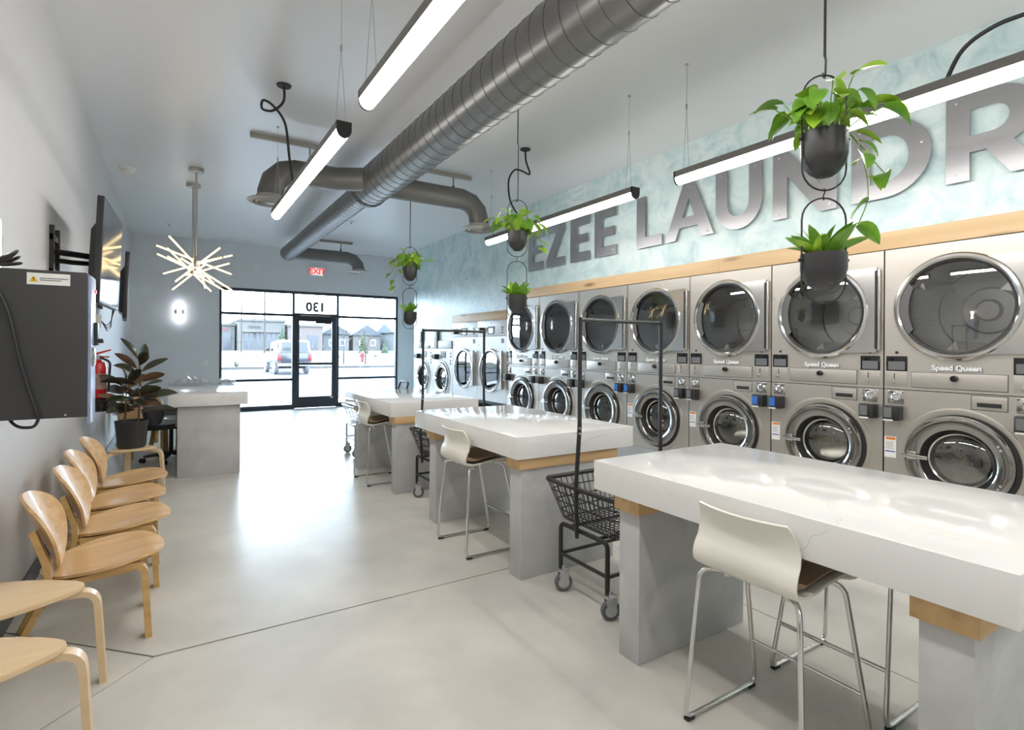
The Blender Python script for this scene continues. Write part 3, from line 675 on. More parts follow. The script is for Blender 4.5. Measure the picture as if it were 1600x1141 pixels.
def sticker(root, x, z, w=0.082, h=0.165):
    s = obj('warning_sticker', MB().box(x, x + w, -0.0015, 0.0, z, z + h), paper, root)
    obj('orange_band', MB().box(x + 0.012, x + w - 0.004, -0.0022, -0.0015, z + h * 0.84, z + h * 0.96), orange, s)
    obj('blue_band', MB().box(x + 0.006, x + w - 0.006, -0.0022, -0.0015, z + h * 0.26, z + h * 0.31), blue, s)
    for k in range(5): obj('print_line', MB().box(x + 0.010, x + w - 0.014 - 0.008 * (k % 2), -0.0021, -0.0015, z + h * (0.42 + 0.075 * k), z + h * (0.42 + 0.075 * k) + 0.003), recess_m, s)
    return s
def reader(root, x, z, w, h, scr, yo=0.0):
    r = obj('card_reader', MB().prism([(x, yo), (x + w, yo), (x + w, yo - 0.075), (x + w * 0.85, yo - 0.092), (x + w * 0.1, yo - 0.092), (x, yo - 0.08)], 2, z, z + h), blkp, root, bevel=0.005)
    obj('reader_screen', MB().box(x + w * 0.14, x + w * 0.62, yo - 0.0945, yo - 0.091, z + 0.022, z + h - 0.012), scr, r)
    obj('reader_lip', MB().box(x + w * 0.1, x + w * 0.7, yo - 0.094, yo - 0.085, z - 0.004, z + 0.008), whitep, r)
    return r
SPEED = text_mesh('Speed Queen', 0.054, 0.004, white, offset=0.0022)
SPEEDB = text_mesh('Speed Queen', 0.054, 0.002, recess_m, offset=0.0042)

def make_stack():
    W = 0.956
    t = thing('stacked_washer_dryer', '', 'laundry machine', (0, 0, 0), MROT, 'stacked steel washer dryers')
    z0, zs, z1 = 0.264, 1.143, 2.242
    p = MB(); p.plate_hole(0.004, W - 0.004, 1.452, z1, 0.468, 1.767, 0.345, 0.0, depth=0.02)
    p.box(0.004, W - 0.004, 0.0, 0.02, zs + 0.003, 1.452)
    up = obj('upper_panel', p, steel, t)
    p = MB(); p.plate_hole(0.004, W - 0.004, z0, 1.035, 0.482, 0.648, 0.235, 0.0, depth=0.02); p.box(0.004, W - 0.004, 0.0, 0.02, 1.035, zs - 0.003)
    lo = obj('lower_panel', p, steel, t)
    c = MB(); c.box(0.002, 0.006, 0.003, 0.75, z0, z1); c.box(W - 0.006, W - 0.002, 0.003, 0.75, z0, z1); c.box(0.002, W - 0.002, 0.003, 0.75, z1 - 0.005, z1); c.box(0.002, W - 0.002, 0.74, 0.75, z0, z1); c.box(0.006, W - 0.006, 0.02, 0.74, zs - 0.004, zs + 0.002)
    obj('cabinet', c, dark, t)
    drum(t, 0.468, 1.767, 0.342, 0.02, 0.62)
    bt = MB(); bt.lathe([(0.232, -0.02), (0.232, -0.5), (0.0, -0.5)], 40, FRONT(0.482, 0, 0.648)); obj('washer_tub', bt, ringm, t, smooth=True)
    dryer_door(t, 0.468, 1.767, 0.392, None, 0.915, 1.43, 2.115, doorglass, steel2)
    # control strip
    for x in (0.018, 0.786):
        d = obj('display', MB().box(x, x + 0.144, -0.006, 0, 1.287, 1.403), blkg, up, bevel=0.002)
        obj('display_screen', MB().box(x + 0.014, x + 0.130, -0.007, -0.006, 1.296, 1.362), screen_m, d)
        cp = obj('coin_plate', MB().box(x, x + 0.144, -0.003, 0, 1.166, 1.285), steel, up, bevel=0.001)
        obj('coin_slot', MB().box(x + 0.055, x + 0.060, -0.006, -0.002, 1.225, 1.268), gasket, cp); obj('coin_return', MB().box(x + 0.045, x + 0.062, -0.016, -0.002, 1.185, 1.21), chrome, cp, bevel=0.002)
        q = MB(); q.lathe([(0.011, 0), (0.011, 0.006), (0, 0.008)], 12, FRONT(x + 0.072, 0, 1.432)); obj('sensor_dot', q, gasket, up)
    dw = obj('lint_drawer', MB().box(0.192, 0.757, -0.008, 0, 1.168, 1.281), steel, up, bevel=0.003)
    q = MB(); q.lathe([(0.024, 0), (0.022, 0.028), (0.017, 0.033), (0, 0.033)], 16, FRONT(0.464, -0.008, 1.245)); obj('drawer_knob', q, blkg, dw, smooth=True)
    obj('drawer_gap', MB().box(0.188, 0.761, -0.0012, 0.0, 1.164, 1.285), recess_m, dw)
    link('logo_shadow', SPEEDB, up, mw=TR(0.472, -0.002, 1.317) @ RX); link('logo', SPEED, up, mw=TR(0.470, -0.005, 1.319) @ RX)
    obj('panel_gap', MB().box(0.002, W - 0.002, -0.0005, 0.02, zs - 0.003, zs + 0.003), gasket, up)
    # washer
    q = ring(MB(), 0.484, 0.648, [(0.385, 0.0), (0.381, 0.008), (0.372, 0.010), (0.345, 0.006), (0.33, 0.0)]); obj('embossed_ring', q, steel, lo, smooth=True)
    washer_door(t, 0.482, 0.648, 0.328, 0.228, 0.185)
    q = ring(MB(), 0.500, 0.644, [(0.340, 0.002), (0.338, 0.012), (0.30, 0.012)]); obj('door_gap_shadow', q, gasket, lo)  # offset black ring stands in for the crescent shadow beside the door
    sp = obj('soap_panel', MB().box(0.560, 0.756, -0.004, 0, 1.034, 1.130), steel, lo, bevel=0.002)
    obj('soap_outline', MB().box(0.556, 0.760, -0.001, 0, 1.030, 1.134), gasket, sp); obj('soap_slot', MB().box(0.592, 0.726, -0.008, -0.003, 1.054, 1.083), gasket, sp)
    for x in (0.030, 0.802):
        cpl = obj('coin_lock_plate', MB().box(x, x + 0.112, -0.005, 0, 1.032, 1.130), chrome, lo, bevel=0.002)
        q = MB(); q.lathe([(0.034, 0), (0.034, 0.010), (0.026, 0.014), (0.022, 0.009), (0, 0.009)], 18, FRONT(x + 0.060, -0.005, 1.082)); obj('coin_knob', q, chrome, cpl, smooth=True)
        q = MB()
        for (a, b) in ((0.010, 1.04), (0.102, 1.04), (0.010, 1.122), (0.102, 1.122)): dot_screw(q, x + a, -0.005, b, 0.006)
        obj('plate_screws', q, recess_m, cpl)
    reader(t, 0.024, 0.905, 0.112, 0.112, screen_m); reader(t, 0.808, 0.905, 0.112, 0.112, screen_m)
    sticker(t, 0.006, 0.605)
    for z in (1.60, 1.93): q = MB(); dot_screw(q, 0.026, 0, z, 0.007); obj('panel_screw', q, zinc, up)
    return t
st = make_stack()
labs = ['stacked steel washer dryer cut off by the right edge, nearest', 'stacked steel washer dryer behind the nearest hanging planters', 'stacked steel washer dryer with blue card reader, third from right edge', 'stacked steel washer dryer behind right post of the near cart rack', 'stacked steel washer dryer behind left post of the near cart rack', 'stacked steel washer dryer second from the white dryers', 'stacked steel washer dryer right beside the white dryers']
STACKS = []
for k in range(7):
    yl = 2.082 + 0.958 * k
    o = st if k == 0 else copy_tree(st)
    STACKS.append(o)
    o.location = (XW - 0.02, yl, 0); o['label'] = labs[k]
# a few card readers have a lit blue screen
for k, side in ((1, 0), (2, 1), (4, 1), (3, 0)):
    rd = sorted([c for c in STACKS[k].children if c.name.startswith('card_reader')], key=lambda c: c.data.vertices[0].co.x)[side]
    for c in rd.children:
        if c.name.startswith('reader_screen'): c.material_slots[0].link = 'OBJECT'; c.material_slots[0].material = bluescreen
# the blank end of the machine row (nearer unit lies outside the picture)
struct('wall_filler', MB().box(XW - 0.018, XW + 0.1, 0.168, 1.122, 0.262, 2.245), wall_m)

def make_white_dryer():
    W = 1.038; z0, zs, z1 = 0.495, 1.655, 1.937
    t = thing('white_tumble_dryer', '', 'laundry machine', (0, 0, 0), MROT, 'white tumble dryers')
    p = MB(); p.plate_hole(0.003, W - 0.003, z0, zs - 0.003, 0.52, 1.05, 0.34, 0.0, depth=0.02); lo = obj('front_panel', p, white, t)
    up = obj('control_panel', MB().box(0.003, W - 0.003, 0, 0.02, zs + 0.003, z1), white, t, bevel=0.002)
    c = MB(); c.box(0.003, 0.008, 0.003, 0.7, z0, z1); c.box(W - 0.008, W - 0.003, 0.003, 0.7, z0, z1); c.box(0.003, W - 0.003, 0.003, 0.7, z1 - 0.005, z1); c.box(0.003, W - 0.003, 0.69, 0.7, z0, z1); obj('cabinet', c, white, t)
    obj('toe_gap', MB().box(0.003, W - 0.003, 0.0, 0.05, 0.44, z0), dark, t)
    drum(t, 0.52, 1.05, 0.335, 0.02, 0.55)
    dryer_door(t, 0.52, 1.05, 0.385, None, 0.955, 0.74, 1.37, doorglass, white)
    obj('pull_bar', MB().box(0.955, 0.985, -0.075, -0.03, 0.74, 1.40), satin, t, bevel=0.008)
    reader(up, 0.10, 1.715, 0.17, 0.10, blkg)
    d = obj('display', MB().prism([(0.38, 1.83), (0.64, 1.83), (0.61, 1.69), (0.41, 1.69)], 1, -0.008, 0), recess_m, up); obj('display_screen', MB().box(0.43, 0.59, -0.011, -0.008, 1.71, 1.80), screen_m, d)
    for z in (1.70, 1.75, 1.79): obj('print_mark', MB().box(0.86, 0.93, -0.002, 0, z, z + 0.03), recess_m, up)
    obj('print_label', MB().box(0.86, 0.95, -0.002, 0, 1.53, 1.61), recess_m, lo)
    q = MB(); dot_screw(q, 0.5, 0, 1.885, 0.012); dot_screw(q, 0.06, 0, 1.50, 0.012); obj('panel_screws', q, recess_m, up)
    return t
wd_ = make_white_dryer(); wd_.location = (XW - 0.02, 8.868, 0); wd_['label'] = 'tall white tumble dryer right next to the steel stacks'
dup(wd_, (XW - 0.02, 9.908, 0), MROT, 'tall white tumble dryer next to the white washers')

def make_white_washer():
    W = 0.985; z0, z1 = 0.352, 1.426
    t = thing('white_washer', '', 'laundry machine', (0, 0, 0), MROT, 'white front loading washers')
    p = MB(); p.plate_hole(0.003, W - 0.003, z0, 1.17, 0.50, 0.80, 0.24, 0.0, depth=0.02); p.box(0.003, W - 0.003, 0, 0.02, 1.17, z1); lo = obj('front_panel', p, white, t)
    c = MB(); c.box(0.003, 0.008, 0.003, 0.7, z0, z1); c.box(W - 0.008, W - 0.003, 0.003, 0.7, z0, z1); c.box(0.003, W - 0.003, 0.003, 0.7, z1 - 0.005, z1); c.box(0.003, W - 0.003, 0.69, 0.7, z0, z1); obj('cabinet', c, white, t)
    bt = MB(); bt.lathe([(0.235, -0.02), (0.235, -0.45), (0.0, -0.45)], 40, FRONT(0.50, 0, 0.80)); obj('washer_tub', bt, ringm, t, smooth=True)
    q = ring(MB(), 0.50, 0.80, [(0.375, 0.0), (0.37, 0.02), (0.34, 0.02), (0.33, 0.0)]); obj('embossed_ring', q, white, lo, smooth=True)
    washer_door(t, 0.50, 0.80, 0.325, 0.232, 0.19)
    reader(lo, 0.12, 1.20, 0.2, 0.11, blkg)
    d = obj('display', MB().prism([(0.42, 1.37), (0.68, 1.37), (0.65, 1.23), (0.45, 1.23)], 1, -0.008, 0), recess_m, lo); obj('display_screen', MB().box(0.47, 0.63, -0.011, -0.008, 1.25, 1.34), screen_m, d)
    for z in (1.10, 1.16, 1.24, 1.31): obj('print_mark', MB().box(0.85, 0.93, -0.002, 0, z, z + 0.04), recess_m, lo)
    return t
ww = make_white_washer(); ww.location = (XW - 0.02, 10.90, 0); ww['label'] = 'white front loading washer beside the tall white dryers'
dup(ww, (XW - 0.02, 11.89, 0), MROT, 'white front loading washer in the far corner')
# boxes above the washers
def topbox(x0, lab):
    b = thing('coin_box', lab, 'box', (XW - 0.02, x0, 1.43), MROT, 'boxes above the white washers')
    h = obj('housing', MB().box(0.0, 0.34, -0.02, 0.02, 0, 0.36), beige_box, b, bevel=0.004); obj('slot', MB().box(0.06, 0.24, -0.024, -0.02, 0.02, 0.25), blkg, h)
    obj('side_lid', MB().box(0.34, 0.39, -0.035, 0.02, 0.14, 0.38), recess_m, b)
topbox(11.87, 'beige box with black slot above corner washer'); topbox(11.0, 'beige box with black slot above second white washer')
tag(obj('shelf_box', MB().box(XW - 0.045, XW, 9.93, 10.56, 1.43, 1.585), beige_box, bevel=0.004), 'low beige box on top of white washer near dryers', 'box')
tag(obj('flat_box', MB().box(XW - 0.03, XW, 11.1, 11.42, 1.43, 1.5), beige_box, bevel=0.004), 'thin beige panel between the two slotted boxes', 'box')

# ------------------------------------------------------------------ wall sign letters
def outline(ch):
    s = 0.23
    if ch == 'E': return [[(0, 0), (.66, 0), (.66, .2), (s, .2), (s, .41), (.6, .41), (.6, .6), (s, .6), (s, .8), (.66, .8), (.66, 1), (0, 1)]]
    if ch == 'Z': return [[(0, 0), (.74, 0), (.74, .2), (.33, .2), (.73, .84), (.73, 1), (.03, 1), (.03, .8), (.41, .8), (0, .16)]]
    if ch == 'L': return [[(0, 0), (.65, 0), (.65, .2), (s, .2), (s, 1), (0, 1)]]
    if ch == 'A': return [[(0, 0), (.245, 0), (.335, .215), (.735, .215), (.825, 0), (1.08, 0), (.66, 1), (.42, 1)], [(.405, .395), (.54, .72), (.668, .395)]]
    if ch == 'U':
        o_ = [(0, 1), (0, .42)]
        o_ += [(.43 - .43 * math.cos(a), .42 - .435 * math.sin(a)) for a in [PI * k / 16 for k in range(1, 16)]] + [(.86, .42), (.86, 1), (.63, 1), (.63, .42)]
        o_ += [(.43 + .2 * math.cos(a), .42 - .22 * math.sin(a)) for a in [PI * k / 10 for k in range(1, 10)]] + [(.23, .42), (.23, 1)]
        return [o_]
    if ch == 'N': return [[(0, 0), (.225, 0), (.225, .62), (.70, 0), (.93, 0), (.93, 1), (.705, 1), (.705, .40), (.24, 1), (0, 1)]]
    if ch == 'D':
        o_ = [(0, 0), (.40, 0)] + [(.40 + .5 * math.sin(a), .5 - .5 * math.cos(a)) for a in [PI * k / 18 for k in range(1, 18)]] + [(.40, 1), (0, 1)]
        i_ = [(.23, .2), (.23, .8), (.40, .8)] + [(.40 + .265 * math.sin(a), .5 + .3 * math.cos(a)) for a in [PI * k / 14 for k in range(1, 14)]] + [(.40, .2)]
        return [o_, i_]
    if ch == 'R':
        o_ = [(0, 0), (.23, 0), (.23, .32), (.38, .32), (.60, 0), (.87, 0), (.62, .365)] + [(.47 + .35 * math.sin(a), .665 - .335 * math.cos(a)) for a in [math.radians(28 + k * 140 / 12) for k in range(13)]] + [(.44, 1), (0, 1)]
        i_ = [(.23, .51), (.23, .81), (.43, .81)] + [(.43 + .155 * math.sin(a), .66 + .15 * math.cos(a)) for a in [PI * k / 10 for k in range(1, 10)]] + [(.43, .51)]
        return [o_, i_]
def letter(ch, yl, wd, lab, screws):
    ol = outline(ch); wmax = max(p[0] for p in ol[0]); H = 0.612
    cu = bpy.data.curves.new('letter', 'CURVE'); cu.dimensions = '2D'; cu.fill_mode = 'BOTH'; cu.extrude = 0.006
    for pl in ol:
        sp = cu.splines.new('POLY'); sp.points.add(len(pl) - 1); sp.use_cyclic_u = True
        for i, (x, z) in enumerate(pl): sp.points[i].co = (x * wd / wmax, z * H, 0, 1)
    tmp = bpy.data.objects.new('letter', cu); COL.objects.link(tmp); me = bpy.data.meshes.new_from_object(tmp); bpy.data.objects.remove(tmp); bpy.data.curves.remove(cu)
    me.materials.clear(); me.materials.append(letter_m)
    t = thing('sign_letter', lab, 'sign letter', (XW - 0.04, yl, 2.66), MROT, 'brushed metal letters of the wall sign')
    link('face', me, t, mw=RX)
    for (x, z) in screws:
        q = MB(); q.lathe([(0.011, 0.006), (0.011, 0.009), (0, 0.011)], 10, FRONT(x * wd / wmax, 0, z * H)); q = obj('screw', q, zinc, t)
        obj('standoff', MB().tube([(x * wd / wmax, 0.006, z * H), (x * wd / wmax, 0.04, z * H)], 0.008), zinc, q)
SIGN = [('E', 7.15, .41, 'leftmost metal letter E on teal wall, partly behind planter', [(.1, .06), (.56, .06), (.1, .94)]), ('Z', 6.66, .44, 'brushed metal letter Z on teal wall', [(.1, .07), (.66, .07), (.1, .93)]),
        ('E', 6.08, .41, 'metal letter E right after the letter Z', [(.1, .06), (.56, .1), (.1, .94)]), ('E', 5.56, .41, 'metal letter E just left of the letter L gap', [(.1, .06), (.56, .1), (.1, .94), (.56, .9)]),
        ('L', 4.785, .40, 'brushed metal letter L on teal wall', [(.08, .06), (.57, .08), (.12, .94)]), ('A', 4.335, .66, 'brushed metal letter A on teal wall', [(.12, .1), (.95, .06), (.54, .93)]),
        ('U', 3.655, .525, 'brushed metal letter U on teal wall', [(.43, .07), (.12, .93), (.74, .93)]), ('N', 3.02, .58, 'brushed metal letter N behind the hanging planter', [(.1, .07), (.83, .08), (.1, .93)]),
        ('D', 2.325, .562, 'brushed metal letter D on teal wall', [(.1, .07), (.80, .6), (.1, .93)]), ('R', 1.674, .53, 'brushed metal letter R at the right edge of picture', [(.1, .07), (.75, .06), (.1, .93)])]
for a in SIGN: letter(*a)

# ------------------------------------------------------------------ folding tables
def folding_table(x0, y0, y1, la, lb, lab):
    wd = 0.97
    t = thing('folding_table', lab, 'table', (x0 + wd / 2, (y0 + y1) / 2, 0), 0, 'folding tables with concrete legs')
    cx, cy = x0 + wd / 2, (y0 + y1) / 2
    obj('tabletop', MB().box(-wd / 2, wd / 2, y0 - cy, y1 - cy, 0.762, 0.902), quartz, t, bevel=0.003)
    for ly in (la, lb):
        a = ly - cy
        b = obj('wood_block', MB().box(-wd / 2 + 0.034, wd / 2 - 0.125, a - 0.016, a + 0.145, 0.69, 0.762), oak, t, bevel=0.002)
        obj('leg', MB().box(-wd / 2 + 0.054, wd / 2 - 0.145, a, a + 0.13, 0, 0.69), conc_m, t, bevel=0.005)
folding_table(1.757, 0.458, 2.037, 0.562, 1.782, 'white quartz folding table nearest, filling the lower right')
folding_table(1.792, 2.785, 4.43, 2.827, 4.108, 'white quartz folding table in the middle, stool at left side')
folding_table(1.822, 5.118, 6.785, 5.115 + 0.01, 6.37, 'white quartz folding table farthest, near the entrance door')

# ------------------------------------------------------------------ bar stools
def make_stool():
    t = thing('bar_stool', '', 'stool', (0, 0, 0), 0, 'white bar stools')
    prof = [(0.168, 0.592), (0.188, 0.604), (0.188, 0.626), (0.160, 0.640), (0.07, 0.643), (-0.03, 0.636), (-0.11, 0.623), (-0.165, 0.622), (-0.205, 0.640), (-0.226, 0.672), (-0.228, 0.71), (-0.218, 0.745), (-0.214, 0.785), (-0.224, 0.825), (-0.250, 0.872)]
    # smooth the profile
    pr = [Vector((a, 0, b)) for a, b in prof]; q = []
    for i in range(len(pr) - 1):
        p0, p1, p2, p3 = pr[max(i - 1, 0)], pr[i], pr[i + 1], pr[min(i + 2, len(pr) - 1)]
        for k in range(3):
            u = k / 3; q.append(0.5 * ((2 * p1) + (p2 - p0) * u + (2 * p0 - 5 * p1 + 4 * p2 - p3) * u * u + (3 * p1 - p0 - 3 * p2 + p3) * u ** 3))
    q.append(pr[-1]); P = []; nv = 11
    for i, p in enumerate(q):
        f = i / (len(q) - 1); hw = 0.192 + 0.012 * math.sin(f * PI); 
        if f > 0.82: hw -= 0.02 * ((f - 0.82) / 0.18) ** 2
        hw = hw if f > 0.06 else hw - 0.02 * (1 - f / 0.06)
        row = []
        for j in range(nv):
            s = -1 + 2 * j / (nv - 1); back = max(0, min(1, (p.z - 0.63) / 0.1)) * (1 if f > 0.5 else 0); 
            row.append((p.x + 0.035 * back * s * s, s * hw, p.z + (0.018 * s * s if f < 0.55 else 0.0)))
        P.append(row)
    obj('shell', MB().grid(P, -0.009), shell_m, t, smooth=True)
    # brown seat pad on the seat area
    Q = []
    for i in range(9, 25):
        p = q[i]; Q.append([(p.x, (-1 + 2 * j / 8) * 0.186, p.z + 0.017 + 0.0175 * (-1 + 2 * j / 8) ** 2) for j in range(9)])
    obj('seat_pad', MB().grid(Q, 0.006), pad_m, t, smooth=True)
    for s in (-1, 1):
        pts = [(-0.10, s * 0.10, 0.600), (-0.185, s * 0.196, 0.606), (-0.226, s * 0.2325, 0.012), (0.225, s * 0.2325, 0.012), (0.095, s * 0.196, 0.618), (0.05, s * 0.10, 0.622)]
        f = obj('leg', MB().tube(fillet(pts, 0.045, 6), 0.0095, 10), chrome, t, smooth=True)
        for x in (-0.20, 0.19): obj('foot_pad', MB().box(x - 0.02, x + 0.02, s * 0.2325 - 0.011, s * 0.2325 + 0.011, 0.0, 0.012), blkp, f)
        obj('seat_clip', MB().lathe([(0.014, 0), (0.014, 0.03), (0, 0.034)], 10, TR(-0.12, s * 0.12, 0.585)), whitep, t, smooth=True)
    k = 0.21; xf = 0.225 + (0.095 - 0.225) * (k - 0.012) / 0.606; yf = 0.2325 - 0.0365 * (k - 0.012) / 0.606
    obj('footrest', MB().tube([(xf, -yf, k), (xf, yf, k)], 0.0075, 8), chrome, t, smooth=True)
    obj('under_frame', MB().tube([(-0.10, -0.12, 0.6), (-0.10, 0.12, 0.6)], 0.0095, 8).tube([(0.05, -0.12, 0.622), (0.05, 0.12, 0.622)], 0.0095, 8), chrome, t, smooth=True)
    return t
sb = make_stool(); sb.location = (1.925, 1.192, 0); sb['label'] = 'white bar stool in the foreground at nearest table'
dup(sb, (2.525, 1.215, 0), PI, 'chrome legged stool mostly hidden on far side of nearest table')
dup(sb, (1.935, 3.53, 0), 0, 'white bar stool at the middle folding table')
dup(sb, (1.945, 5.79, 0), 0, 'white bar stool at the farthest folding table')

# ------------------------------------------------------------------ laundry carts
def make_cart(rack=True, mm=None, handle=False):
    mm = mm or blk
    t = thing('laundry_cart', '', 'cart', (0, 0, 0), 0, 'wire laundry carts')
    X, Y, zt, zb, ins = 0.335, 0.32, 0.655, 0.425, 0.075
    rim = [(-X, -Y, zt), (X, -Y, zt), (X, Y, zt), (-X, Y, zt)]
    def rr(dx, z, r=0.06, n=4):
        c = [(-X + dx, -Y + dx), (X - dx, -Y + dx), (X - dx, Y - dx), (-X + dx, Y - dx)]; out = []
        for i in range(4):
            p, a, b = Vector(c[i]), Vector(c[i - 1]), Vector(c[(i + 1) % 4]); a = p + (a - p).normalized() * r; b = p + (b - p).normalized() * r
            for k in range(n + 1): u = k / n; q = a * (1 - u) ** 2 + p * 2 * u * (1 - u) + b * u * u; out.append((q.x, q.y, z))
        return out
    obj('rim', MB().tube(rr(0, zt), 0.014, 8, closed=True), mm, t, smooth=True)
    w = MB(); wr_ = 0.0032
    for f in (0.26, 0.52, 0.78, 1.0): w.tube(rr(ins * f, zt - (zt - zb) * f), wr_ * 1.25, 5, closed=True)
    for k in range(15):
        s = -1 + 2 * k / 14
        x = s * (X - 0.03); xb = s * (X - ins - 0.02); y = s * (Y - 0.03); yb = s * (Y - ins - 0.02)
        w.tube([(x, -Y, zt), (xb, -Y + ins, zb), (xb, Y - ins, zb), (x, Y, zt)], wr_, 4); w.tube([(-X, y, zt), (-X + ins, yb, zb), (X - ins, yb, zb), (X, y, zt)], wr_, 4)
    obj('wire_basket', w, mm, t)
    f = MB(); fx, fy = 0.295, 0.205
    for s in (-1, 1):
        f.tube(fillet([(s * fx, -fy, 0.135), (s * fx, -fy, 0.405), (s * fx, fy, 0.405), (s * fx, fy, 0.135)], 0.04, 5), 0.0135, 8)
        f.tube([(s * fx, -fy, 0.225), (s * fx, fy, 0.225)], 0.011, 8); f.tube([(-fx, s * fy, 0.225), (fx, s * fy, 0.225)], 0.011, 8); f.tube([(-fx, s * fy * 0.6, 0.405), (fx, s * fy * 0.6, 0.405)], 0.011, 8)
    obj('frame', f, mm, t, smooth=True)
    for sx in (-1, 1):
        for sy in (-1, 1):
            c = obj('caster', MB().lathe([(0.0, -0.016), (0.047, -0.016), (0.053, -0.009), (0.053, 0.009), (0.047, 0.016), (0, 0.016)], 22, TR(sx * fx + 0.012, sy * fy - 0.012, 0.053) @ Matrix.Rotation(-0.4, 4, 'Z') @ RX), rubber, t, smooth=True)
            M = TR(sx * fx + 0.012, sy * fy - 0.012, 0.053) @ Matrix.Rotation(-0.4, 4, 'Z'); h_ = MB()
            for q in (-0.024, 0.024): h_.add([M @ Vector(p) for p in ((-0.022, q - 0.003, -0.006), (0.022, q - 0.003, -0.006), (0.03, q - 0.003, 0.068), (-0.03, q - 0.003, 0.068), (-0.022, q + 0.003, -0.006), (0.022, q + 0.003, -0.006), (0.03, q + 0.003, 0.068), (-0.03, q + 0.003, 0.068))], [(0, 1, 2, 3), (7, 6, 5, 4), (0, 4, 5, 1), (1, 5, 6, 2), (2, 6, 7, 3), (3, 7, 4, 0)])
            h_.lathe([(0.0, 0.064), (0.034, 0.064), (0.034, 0.078), (0.012, 0.084), (0.012, 0.1), (0, 0.1)], 12, M)
            obj('fork', h_, zinc, c); obj('wheel_hub', MB().lathe([(0.034, 0.0165), (0.02, 0.019), (0, 0.019)], 14, M @ RX), zinc, c)
    if rack:
        for s in (-1, 1):
            obj('rack_post', MB().tube([(s * 0.315, 0.03, 0.37), (s * 0.34, 0.01, 0.66), (s * 0.325, 0.0, 1.0), (s * 0.325, 0, 1.625)], 0.0125, 8), mm, t, smooth=True)
            q = MB()
            for z in (0.62, 0.72, 0.97, 1.0): q.lathe([(0.006, 0), (0.006, 0.006), (0, 0.008)], 8, FRONT(s * 0.333, -0.009, z))
            obj('post_screws', q, zinc, t)
        obj('hanging_bar', MB().tube([(-0.325, 0, 1.61), (0.325, 0, 1.61)], 0.0115, 8), mm, t, smooth=True)
    if handle:
        obj('push_handle', MB().tube(fillet([(0.36, -0.16, 0.64), (0.46, -0.16, 0.96), (0.46, 0.16, 0.96), (0.36, 0.16, 0.64)], 0.05), 0.014, 8), blkp, t, smooth=True)
    return t
ct = make_cart(); ct.location = (2.275, 2.385, 0); ct['label'] = 'black wire cart with rack between nearest and middle tables'
dup(ct, (2.31, 4.72, 0), 0, 'black wire cart with rack between middle and farthest tables')
c3 = make_cart(False, zinc, True); c3.location = (2.34, 7.32, 0); c3['label'] = 'grey wire cart with black push handle behind farthest table'

# ------------------------------------------------------------------ lounge chairs and side tables
def disc_grid(n, fn):
    P = []
    for i in range(n):
        row = []
        for j in range(n):
            a, b = -1 + 2 * i / (n - 1), -1 + 2 * j / (n - 1); row.append(fn(a * math.sqrt(1 - b * b / 2), b * math.sqrt(1 - a * a / 2)))
        P.append(row)
    return P
def make_lounge():
    t = thing('lounge_chair', '', 'chair', (0, 0, 0), 0, 'light wood lounge chairs along the wall')
    def seat(u, v):
        x = 0.085 + 0.255 * u; y = 0.265 * v * (1.0 + 0.06 * u); z = 0.388 + 0.030 * u + 0.022 * v * v - 0.03 * max(0, u - 0.55) ** 2 * 4 - 0.012 * (1 - u * u)
        return (x, y, z)
    obj('seat', MB().grid(disc_grid(17, seat), 0.014), birch, t, smooth=True)
    ti = math.radians(22); U = Vector((-math.sin(ti), 0, math.cos(ti))); Nn = Vector((math.cos(ti), 0, math.sin(ti))); P0 = Vector((-0.14, 0, 0.565))
    def back(u, v):
        y = 0.25 * v * (1 + 0.08 * u); s_ = 0.195 * u
        return P0 + U * s_ + Nn * (1.0 * y * y - 0.02) + Vector((0, y, 0))
    obj('backrest', MB().grid(disc_grid(17, back), -0.013), birch, t, smooth=True)
    for s in (-1, 1):
        y = s * 0.20
        obj('front_leg', MB().ribbon(fillet([(-0.10, y, 0.335), (0.245, y, 0.378), (0.265, y, 0.0)], 0.07, 7), (0, 0.062, 0), 0.030), birch_e, t, smooth=True)
        obj('rear_leg', MB().ribbon(fillet([(-0.265, y * 0.98, 0.0), (-0.10, y * 0.98, 0.36), (-0.176, y * 0.98, 0.60)], 0.12, 7), (0, 0.05, 0), 0.026), birch_e, t, smooth=True)
        obj('side_rail', MB().ribbon([(-0.16, y * 0.93, 0.33), (0.2, y, 0.352)], (0, 0.045, 0), 0.022), birch_e, t)
    obj('cross_rail', MB().box(-0.10, -0.06, -0.2, 0.2, 0.31, 0.33), birch_e, t)
    return t
lc = make_lounge(); lc.location = (-0.366, 3.45, 0); lc.rotation_euler = (0, 0, math.radians(3)); lc['label'] = 'light wood lounge chair nearest of the wall row'
dup(lc, (-0.338, 4.105, 0), math.radians(1), 'light wood lounge chair second nearest in wall row'); dup(lc, (-0.368, 4.70, 0), 0, 'light wood lounge chair third nearest in wall row'); dup(lc, (-0.362, 5.335, 0), 0, 'light wood lounge chair farthest in wall row, before the plant')

